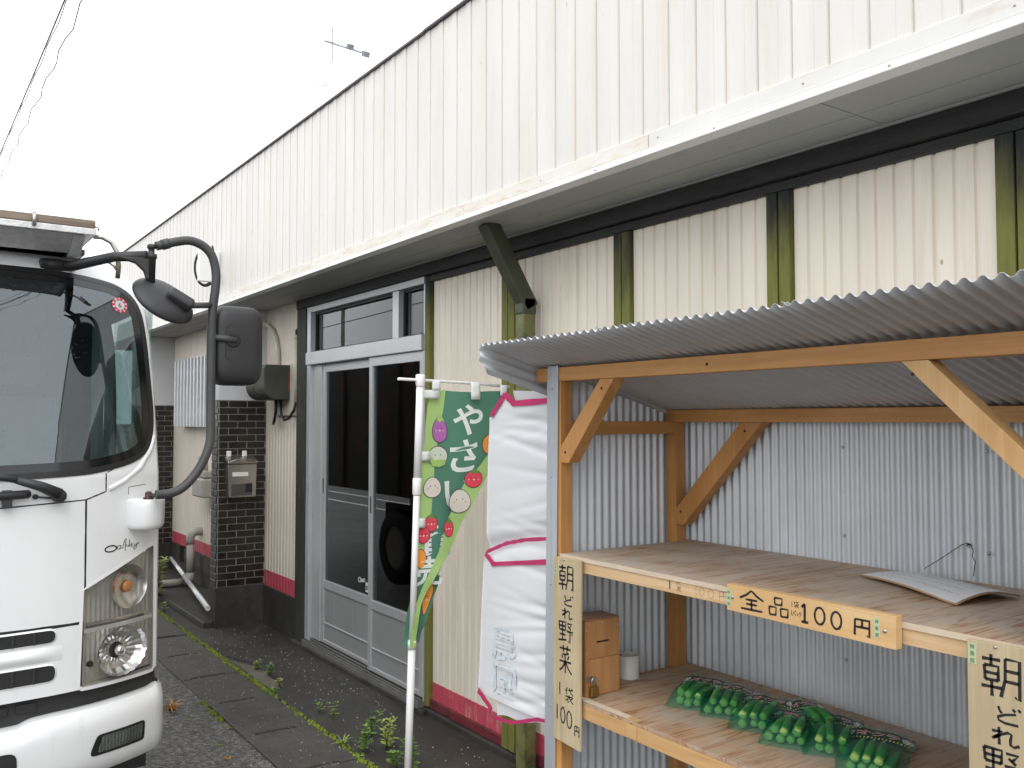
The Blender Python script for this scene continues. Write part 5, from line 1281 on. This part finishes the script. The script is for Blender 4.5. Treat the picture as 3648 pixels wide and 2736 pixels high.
RI = [(1.839, 2.470), (1.709, 2.483), (1.541, 2.447), (1.472, 2.393), (1.424, 2.358), (1.233, 2.236), (1.071, 2.135), (.993, 2.083), (.927, 2.043), (.847, 2.003), (.80, 1.99)]
CR = [(1.12, 2.135), (1.056, 2.126), (.96, 2.112), (.844, 2.078), (.772, 2.052), (.716, 2.027), (.669, 2.014)]
def lz(tab, z):
    for (a, b), (c, d) in zip(tab[:-1], tab[1:]):
        if z >= c: return b + (d - b) * min(1, max(0, (a - z) / (a - c)))
    return tab[-1][1]
def fx(y, z, layer=0):
    t = (1.839 - z) / 1.17
    return -3.62 + .010 * math.sin(y * 22 + z * 5) * (.3 + t) + .004 * math.sin(z * 30 + y * 14) * t + (0, .022, -.014)[layer] - .06 * max(0, y - 2.2)
def cloth(lo, hi, z0, z1, layer, mat, name, nu=26, nv=60):
    def f(u, v):
        z = z0 + (z1 - z0) * v; a, b = lo(z), hi(z); b = max(b, a + .001); y = a + (b - a) * u; return (fx(y, z, layer), y, z - .004 * math.sin(u * 5))
    return MB().grid(f, nu, nv).build(name, mat, FL)
full = lambda z: lz(RI, z) if z > 1.62 else min(lz(RI, z), lz(FO, z) + .035)
cloth(lambda z: lz(LE, z), lambda z: lz(BD, z), 1.839, .69, 0, 'flag_light', 'border', 8)
cloth(lambda z: lz(BD, z), full, 1.839, .80, 0, 'flag_dark', 'field')
cloth(lambda z: max(lz(FO, z), 0), lambda z: lz(RI, z), 1.60, .80, 1, 'flag_light', 'folded_border', 14)
cloth(lambda z: lz(FO, z) - .02, lambda z: lz(CR, z), 1.08, .672, 2, 'flag_dark', 'folded_field', 14)
cloth(lambda z: lz(LE, z), lambda z: lz(LE, z) + .035, .86, .675, 1, 'flag_light', 'border_tail', 8, 20)
# sewn white loops
def strap(y0, y1, z0, z1, dx, name='loop'): MB().grid(lambda u, v: (-3.612 + dx - .0 * u, y0 + (y1 - y0) * u, z0 + (z1 - z0) * v), 3, 3).build(name, 'flag_white', FL, solid=.003)
strap(1.971, 2.093, 1.800, 1.840, .008); strap(2.054, 2.098, 1.839, 1.884, .010); strap(2.268, 2.319, 1.799, 1.884, .010); strap(1.967, 2.044, 1.512, 1.555, .010); strap(1.961, 2.019, 1.207, 1.249, .012); strap(2.44, 2.48, 1.82, 1.872, .006)
# print: every mark is mapped onto the cloth
def on(y, z, off, layer=0): return (fx(y, z, layer) + off, y, z)
def blob(pts, mat, off, layer=0, name='print'):
    n = len(pts); c = (sum(p[0] for p in pts) / n, sum(p[1] for p in pts) / n)
    vs = [on(p[0], p[1], off, layer) for p in pts] + [on(c[0] + (p[0] - c[0]) * .5, c[1] + (p[1] - c[1]) * .5, off, layer) for p in pts] + [on(*c, off, layer)]
    return MB().add(vs, [(k, (k + 1) % n, n + (k + 1) % n, n + k) for k in range(n)] + [(n + k, n + (k + 1) % n, 2 * n) for k in range(n)]).build(name, mat, FL)
def ov(cy, cz, ry, rz, n=28, rot=0, egg=0):
    o_ = []
    for k in range(n):
        a = PI2 * k / n; x, y = ry * math.cos(a) * (1 - egg * math.sin(a)), rz * math.sin(a)
        o_.append((cy + x * math.cos(rot) - y * math.sin(rot), cz + x * math.sin(rot) + y * math.cos(rot)))
    return o_
for nm, c_ in dict(pr_line=(.10, .05, .06), pr_purple=(.42, .14, .42), pr_leaf=(.36, .55, .16), pr_pale=(.60, .68, .56), pr_potato=(.70, .66, .60), pr_red=(.74, .06, .10), pr_orange=(.85, .33, .05), pr_stem=(.12, .28, .05), pr_pink=(.85, .40, .42)).items(): MT[nm] = plain(nm, c_, .75, var=.03)
def veg(cy, cz, ry, rz, mat, layer=0, egg=0, rot=0, cap=None, face=True, off=.0022):
    blob(ov(cy, cz, ry + .0035, rz + .0035, rot=rot, egg=egg), 'pr_line', off, layer); blob(ov(cy, cz, ry, rz, rot=rot, egg=egg), mat, off + .0008, layer)
    if face:
        for s_ in (-1, 1):
            blob(ov(cy + s_ * ry * .3, cz + rz * .15, .0028, .0034, 8), 'pr_line', off + .0016, layer); blob(ov(cy + s_ * ry * .55, cz - rz * .08, .0042, .0034, 8), 'pr_pink' if mat != 'pr_potato' else 'pr_orange', off + .0016, layer)
        blob(ov(cy, cz - rz * .08, .0042, .0040, 10), 'print_white', off + .0016, layer)
    if cap:
        blob([(cy - ry * .7, cz + rz * .62), (cy - ry * .3, cz + rz * .78), (cy, cz + rz * .55), (cy + ry * .35, cz + rz * .76), (cy + ry * .75, cz + rz * .6), (cy + ry * .3, cz + rz * 1.02), (cy + ry * .35, cz + rz * 1.32), (cy + ry * .05, cz + rz * 1.12), (cy - ry * .1, cz + rz * 1.35), (cy - ry * .25, cz + rz * 1.05)], cap, off + .002, layer)
veg(2.106, 1.655, .038, .058, 'pr_purple', egg=.22, cap='pr_leaf')
veg(2.095, 1.530, .052, .046, 'pr_pale'); blob([(2.045, 1.535), (2.07, 1.505), (2.095, 1.515), (2.14, 1.513), (2.135, 1.49), (2.10, 1.480), (2.06, 1.488)], 'pr_leaf', .0046)
veg(2.063, 1.388, .047, .046, 'pr_potato', egg=.12); veg(2.204, 1.318, .058, .054, 'pr_potato', 1, egg=.14)
veg(2.280, 1.420, .047, .040, 'pr_red', 1, cap='pr_stem'); veg(2.056, 1.222, .030, .036, 'pr_red', cap='pr_stem'); veg(2.018, 1.170, .028, .036, 'pr_red', off=.006); veg(2.140, 1.196, .026, .038, 'pr_red', 1, cap='pr_stem')
veg(2.400, 1.580, .05, .048, 'pr_orange'); veg(2.010, 1.062, .024, .042, 'pr_orange', face=False); veg(2.092, 1.055, .020, .05, 'pr_purple', 2, face=False)
veg(2.050, .872, .019, .074, 'pr_orange', 2, egg=-.4, rot=-.22, off=.004)
for ch, y0, y1, z1, z0 in (('や', 2.177, 2.353, 1.776, 1.628), ('さ', 2.163, 2.317, 1.607, 1.453), ('い', 2.132, 2.30, 1.42, 1.285), ('直', 2.003, 2.165, 1.212, 1.068), ('売', 1.985, 2.115, 1.070, .935)):
    vs, fs = text_mesh(ch, 1, .022)
    a0, a1 = min(v[0] for v in vs), max(v[0] for v in vs); b0, b1 = min(v[1] for v in vs), max(v[1] for v in vs)
    tl = .10 if ch in 'やさい' else -.0
    m_ = MB().add([on(y0 + (y1 - y0) * (v[0] - a0) / (a1 - a0), z0 + (z1 - z0) * (v[1] - b0) / (b1 - b0) + tl * ((v[0] - a0) / (a1 - a0) - .5) * (y1 - y0), .0018) for v in vs], fs)
    m_.build('character', 'flag_white', FL)
# ================================================================== white wrapped banner on the stall's end
WB = thing('wrapped_banner', 'white plastic-wrapped banner edged with red tape, hung on the stall end', 'banner', (-2.55, 1.80, .63))
def sheet_mat():
    m, n, b = new_mat('white_plastic_sheet')
    b.inputs['Base Color'].default_value = (.68, .685, .70, 1); b.inputs['Roughness'].default_value = .32
    return m
MT['wrap'] = sheet_mat(); MT['red_tape'] = plain('red_vinyl_tape', (.46, .03, .12), .3, var=.1)
LW = [(.71, -2.800), (.82, -2.787), (1.007, -2.775), (1.177, -2.758), (1.215, -2.741), (1.396, -2.733), (1.582, -2.725), (1.721, -2.713)]
rs = random.Random(5)
creases = [(rs.uniform(.70, 1.74), rs.uniform(-.10, .10), rs.uniform(.4, 1)) for _ in range(34)]
def wby(x, z):
    u = (x + 2.80) / .42; d = 0
    for z0, sl, a in creases:
        q = (z - z0 - sl * (u - .9)) / .013
        if abs(q) < 3: d += a * .0075 * math.exp(-q * q) * (max(0, u) ** 1.6)
    gap = math.exp(-((z - 1.235 - .10 * max(0, u - .15)) / .03) ** 2)
    return 1.80 - .010 * math.sin(math.pi * min(1, max(0, u))) + d + .018 * gap
def wl(z):
    for (a, b), (c, d) in zip(LW[:-1], LW[1:]):
        if z <= c: return b + (d - b) * max(0, (z - a)) / (c - a)
    return LW[-1][1]
def wr(z): return -2.272 - .030 * (1 - z / 1.872)
def wtop(x): return 1.721 + (x + 2.713) / (-2.607 + 2.713) * (1.800 - 1.721) if x < -2.607 else (1.800 - (x + 2.607) / .06 * .038 if x < -2.547 else 1.762)
def ws(u, v):
    z = .70 + 1.10 * v; x = wl(min(z, 1.72)) + (wr(z) - wl(min(z, 1.72))) * u
    z = min(z, wtop(x)); return (x, wby(x, z), z)
MB().grid(ws, 44, 150).build('sheet', 'wrap', WB)
MB().grid(lambda u, v: ((-2.69 + .30 * u), 1.806, .640 + .075 * v + .045 * u * (1 - v) + .006 * math.sin(u * 9) * (1 - v)), 14, 5).build('lower_flap', 'wrap', WB)
MB().grid(lambda u, v: ((-2.59 + .24 * u), 1.815 - .01 * v, 1.77 + .035 * v - .010 * u * v), 8, 3).build('upper_flap', 'wrap', WB)
MB().tube([(wl(z) - .002, wby(wl(z), z), z) for z in [.71 + .0101 * k for k in range(100)]], .0035, 6).build('hem', 'wrap', WB)
def tape(pts, w, name='tape'):
    mb = MB(); q = []
    for a, b in zip(pts[:-1], pts[1:]):
        for k in range(5): q.append((a[0] + (b[0] - a[0]) * k / 5, a[1] + (b[1] - a[1]) * k / 5))
    q.append(pts[-1]); ribbon(mb, q, w, lambda x, z: (x, min(1.795, wby(x, z)) - .006, z)); return mb.build(name, 'red_tape', WB)
tape([(-2.704, 1.714), (-2.607, 1.793)], .020); tape([(-2.610, 1.793), (-2.552, 1.756)], .024); tape([(-2.556, 1.758), (-2.285, 1.768)], .020)
tape([(-2.733, 1.220), (-2.606, 1.265), (-2.491, 1.290), (-2.285, 1.318)], .013); tape([(-2.742, 1.212), (-2.683, 1.178)], .020); tape([(-2.690, 1.182), (-2.285, 1.243)], .017)
tape([(-2.79, .708), (-2.695, .660)], .022); tape([(-2.68, .640), (-2.567, .652), (-2.42, .702), (-2.31, .716)], .012)
def faded(name):
    m, n, b = new_mat(name); f = noise(n, coords(n, (1, 1, 1), True), 220, 2); g = noise(n, coords(n, (1, 1, 1), True), 30, 4)
    c = ramp(n, mixc(n, .5, f, g), [(.40, (.68, .685, .70)), (.47, (.50, .60, .64)), (.54, (.66, .68, .70)), (.62, (.30, .32, .35))])
    n.links.new(c, b.inputs['Base Color']); b.inputs['Roughness'].default_value = .5; return m
MT['faded'] = faded('faded_print')
for ch, x0, x1, z1, z0 in (('農', -2.700, -2.545, .965, .845), ('園', -2.690, -2.548, .838, .725)):
    vs, fs = text_mesh(ch, 1, .02); a0, a1 = min(v[0] for v in vs), max(v[0] for v in vs); b0, b1 = min(v[1] for v in vs), max(v[1] for v in vs)
    q = [(x0 + (x1 - x0) * (v[0] - a0) / (a1 - a0), z0 + (z1 - z0) * (v[1] - b0) / (b1 - b0)) for v in vs]
    MB().add([(x, wby(x, z) - .0035, z) for x, z in q], fs).build('character', 'faded', WB)
# ================================================================== weeds
def leaf_q(mb, base, d, up, L, w):
    d = d.normalized(); s_ = d.cross(up).normalized(); n_ = s_.cross(d)
    p = [base, base + d * L * .35 + s_ * w * .5 + n_ * w * .12, base + d * L * .7 + s_ * w * .36 - n_ * L * .02, base + d * L - n_ * L * .12, base + d * L * .7 - s_ * w * .36 - n_ * L * .02, base + d * L * .35 - s_ * w * .5 + n_ * w * .12, base + d * L * .45 - n_ * w * .05]
    mb.add(p, [(0, 1, 6), (1, 2, 6), (2, 3, 6), (3, 4, 6), (4, 5, 6), (5, 0, 6)], True)
def weed(label, x, y, h, kind='broad', n=3, seed=0, mat='leaf', z=0, L=.032):
    rs = random.Random(seed); t = thing('weed', label, 'weed', (x, y, z), 'weeds in the pavement joints')
    lf, sm_ = MB(), MB()
    if kind == 'broad':
        for k in range(n):
            a = rs.uniform(0, PI2); lean = rs.uniform(.05, .45); hh = h * rs.uniform(.55, 1)
            top = Vector((x + math.cos(a) * lean * hh, y + math.sin(a) * lean * hh, z + hh)); b0 = Vector((x + rs.uniform(-.012, .012), y + rs.uniform(-.012, .012), z - .005))
            sm_.tube([b0, b0.lerp(top, .5) + Vector((0, 0, hh * .08)), top], [.0022, .0016, .0008], 6)
            m = max(3, int(hh / .018))
            for q in range(m):
                f = (q + 1) / m; p = b0.lerp(top, f) + Vector((0, 0, hh * .08 * math.sin(math.pi * f)))
                for e_ in (0, 1):
                    b_ = a + q * 1.9 + e_ * math.pi + rs.uniform(-.4, .4); dd = Vector((math.cos(b_), math.sin(b_), rs.uniform(.15, .7)))
                    l_ = L * (1.15 - .5 * f) * rs.uniform(.7, 1.2); leaf_q(lf, p, dd, Vector((0, 0, 1)), l_, l_ * rs.uniform(.48, .66))
            for e_ in range(4):
                b_ = rs.uniform(0, PI2); leaf_q(lf, top, Vector((math.cos(b_), math.sin(b_), .8)), Vector((0, 0, 1)), L * .6, L * .26)
    else:
        for k in range(n):
            a = rs.uniform(0, PI2); l_ = h * rs.uniform(.6, 1.2); b0 = Vector((x + rs.uniform(-.015, .015), y + rs.uniform(-.015, .015), z - .004)); dd = Vector((math.cos(a), math.sin(a), rs.uniform(.5, 1.8))).normalized(); s_ = dd.cross(Vector((0, 0, 1))).normalized(); w = rs.uniform(.0022, .0045); vs = []
            for q in range(6):
                f = q / 5; p = b0 + dd * l_ * f + Vector((0, 0, -l_ * .55 * f * f)); vs += [p + s_ * w * (1 - f) ** .6, p - s_ * w * (1 - f) ** .6]
            lf.add(vs, [(2 * q, 2 * q + 1, 2 * q + 3, 2 * q + 2) for q in range(5)], True)
        sm_.tube([(x, y, z - .004), (x, y, z + .012)], .003, 6)
    lf.build('foliage', mat, t); sm_.build('stem', 'stem', t)
W_ = [
 ('leafy yellow-green weed tall against the truck edge beside the drain pipe', -8.95, 2.08, .42, 'broad', 7, 'leaf2', 0, .075),
 ('small pale weed in the joint just right of the headlamp', -8.33, 2.03, .07, 'broad', 3, 'leaf2', 0, .035),
 ('low leafy weed at the cracked corner of the apron before the door', -6.02, 2.075, .07, 'broad', 5, 'leaf2', 0, .03),
 ('dark green weed beside the crack in front of the door', -5.82, 2.09, .085, 'broad', 5, 'leaf', 0, .03),
 ('bright green weed on the moss line in front of the door track', -5.55, 2.06, .06, 'broad', 4, 'leaf2', 0, .03),
 ('grassy weed sprawling over the moss line before the door', -5.49, 1.98, .10, 'grass', 22, 'leaf', 0, .03),
 ('tiny upright weed alone on the dark apron', -4.95, 2.085, .075, 'broad', 2, 'leaf', 0, .028),
 ('small weed with a reddish withered base on the apron', -4.80, 2.095, .085, 'broad', 2, 'leaf', 0, .028),
 ('tall fresh weed with bright leaves left of the flag pole', -4.42, 2.15, .13, 'broad', 3, 'leaf', 0, .042),
 ('bushy bright weed at the moss line nearest the flag pole', -4.24, 2.03, .125, 'broad', 3, 'leaf', 0, .045),
 ('drooping two-stemmed weed just left of the flag pole', -4.20, 2.14, .17, 'broad', 4, 'leaf2', 0, .035),
 ('leafy weed rising right behind the flag pole', -3.87, 2.10, .17, 'broad', 4, 'leaf', 0, .045),
 ('leafy weed at the bottom edge left of the flag pole', -3.93, 2.045, .08, 'broad', 4, 'leaf', 0, .045),
 ('dry grassy weed on the moss line before the apron weeds', -4.41, 1.985, .10, 'grass', 18, 'leaf2', 0, .03),
 ('orange withered grass tuft on the asphalt beside the bumper', -5.58, 1.40, .14, 'grass', 44, 'leaf3', -.02, .03),
 ('tiny green sprout on the asphalt right of the orange tuft', -5.34, 1.44, .03, 'grass', 12, 'leaf', -.02, .03),
 ('small grass sprig on the asphalt near the bottom edge', -4.81, 1.45, .045, 'grass', 14, 'leaf', -.02, .03),
 ('reddish flat sprig on the asphalt at the bottom edge', -4.60, 1.44, .04, 'grass', 14, 'leaf3', -.02, .03),
 ('dry blade tuft where the second moss line begins', -5.03, 1.58, .05, 'grass', 10, 'leaf2', -.01, .03)]
for i, (lb, x, y, h, kd, n_, mt_, z_, L_) in enumerate(W_): weed(lb, x, y, h, kd, n_, 100 + i, mt_, z_, L_ * 1.1)
# ================================================================== aerials and wires in the sky
MT['aerial'] = plain('grey_aerial', (.20, .20, .22), .5, .4)
def to_y(x, z, y, y0=7): k = y / y0; return (x * k, y, 1.7 + (z - 1.7) * k)
an = thing('tv_aerial', 'grey TV aerial with a long boom above the roof line', 'aerial', (-8.8, 4, 3.5))
P0 = Vector(to_y(-16.692, 9.363, 4)); P1 = Vector(to_y(-14.785, 8.445, 4))
MB().tube([P0, P1], .0075, 8).build('boom', 'aerial', an)
a_, b_ = Vector(to_y(-16.332, 9.518, 4)), Vector(to_y(-16.332, 8.818, 4)); c0 = P0.lerp(P1, .19)
MB().tube([(c0.x, 4, a_.z), (c0.x, 4, b_.z)], .0075, 8).build('upright', 'aerial', an)
MB().tube([P0.lerp(P1, .64), Vector((P0.lerp(P1, .64).x, 4, 3.45))], .004, 6).build('mast', 'aerial', an)
c1 = P0.lerp(P1, .64); MB().obox(c1 + Vector((0, 0, .03)), (.035, 0, -.016), (0, .03, 0), (.01, 0, .025)).build('clamp', 'aerial', an, bevel=.006)
MB().obox(P1, (.04, 0, -.02), (0, .03, 0), (.008, 0, .028)).build('dipole_box', 'aerial', an, bevel=.006)
for q, l in ((.02, .10), (.30, .16), (.45, .2), (.80, .24), (.88, .26)):
    c_ = P0.lerp(P1, q); MB().tube([c_ + Vector((0, -l, .015)), c_ + Vector((0, l, .015))], .0022, 6).build('element', 'aerial', an)
an = thing('tv_aerial', 'short faint aerial rod standing free above the roof line', 'aerial', (-11, 5, 3.5))
Q0, Q1 = Vector(to_y(-22.154, 10.633, 5, 9)), Vector(to_y(-21.304, 10.333, 5, 9))
MB().tube([Q0, Q1], .006, 8).build('boom', 'aerial', an); MB().tube([Q0.lerp(Q1, .5), (Q0.lerp(Q1, .5).x, 5, 3.45)], .0022, 6).build('mast', 'aerial', an)
MT['wire'] = plain('overhead_cable', (.10, .10, .13), .6)
def wire(y, z, r, label, wob=0):
    mb = MB(); n = 120 if wob else 40
    pts_ = [(-38 + 58 * k / n, y + wob * math.sin(k * 1.7), z - .5 * math.sin(math.pi * k / n) + wob * math.cos(k * 1.7)) for k in range(n + 1)]
    tag(mb.tube(pts_, r, 6).build('overhead_cable', 'wire'), label, 'cable', 'overhead cables')
wire(2.02, 7.95, .0085, 'wavy twisted cable, rightmost of those in the sky', .03)
wire(1.80, 7.95, .011, 'thick straight cable, darkest of those in the sky')
wire(1.84, 7.98, .007, 'thin beaded cable right beside the thick one', .012)
wire(1.70, 7.95, .0035, 'faint thin cable, left of the thick one')
# ================================================================== across the street: what the door glass mirrors
for i, yy in enumerate((-2.6, -3.5)):
    struct(MB().add([(-60, yy - .06, -.016), (-14.5, yy - .06, -.016), (-14.5, yy + .06, -.016), (-60, yy + .06, -.016)], [(0, 1, 2, 3)]).build('road_marking', 'paint_line'))
up = thing('utility_pole', 'concrete utility pole with crossarms mirrored in the transom glass', 'utility pole', (-38.2, -11.8, 0))
MT['pole_con'] = plain('pole_concrete', (.20, .195, .185), .8, var=.1)
MB().tube([(-38.2, -11.8, 0), (-38.2, -11.8, 9)], [.11, .08], 14).build('pole', 'pole_con', up)
for zz in (7.6, 6.9, 5.0): MB().box(-39.4, -37.0, -11.86, -11.74, zz - .06, zz + .06).build('crossarm', 'aerial', up)
for zz in (7.6, 6.9):
    for xx in (-39.2, -38.7, -37.7, -37.2): MB().lathe([(.06, 0), (.09, .1), (.05, .16), (.08, .24), (.03, .3)], (xx, -11.8, zz + .06), 'z', 8).build('insulator', 'aerial', up)
for i, zz in enumerate((7.95, 7.25, 6.3)):
    mb = MB().tube([(-90 + 130 * k / 30, -11.8 + .3 * i, zz - 1.2 * math.sin(math.pi * ((k * 130 / 30 + 38) % 52) / 52) * .3) for k in range(31)], .02, 5)
    tag(mb.build('overhead_cable', 'wire'), 'street cable mirrored in the transom glass, %s of three' % ('topmost', 'middle', 'lowest')[i], 'cable', 'cables across the street')
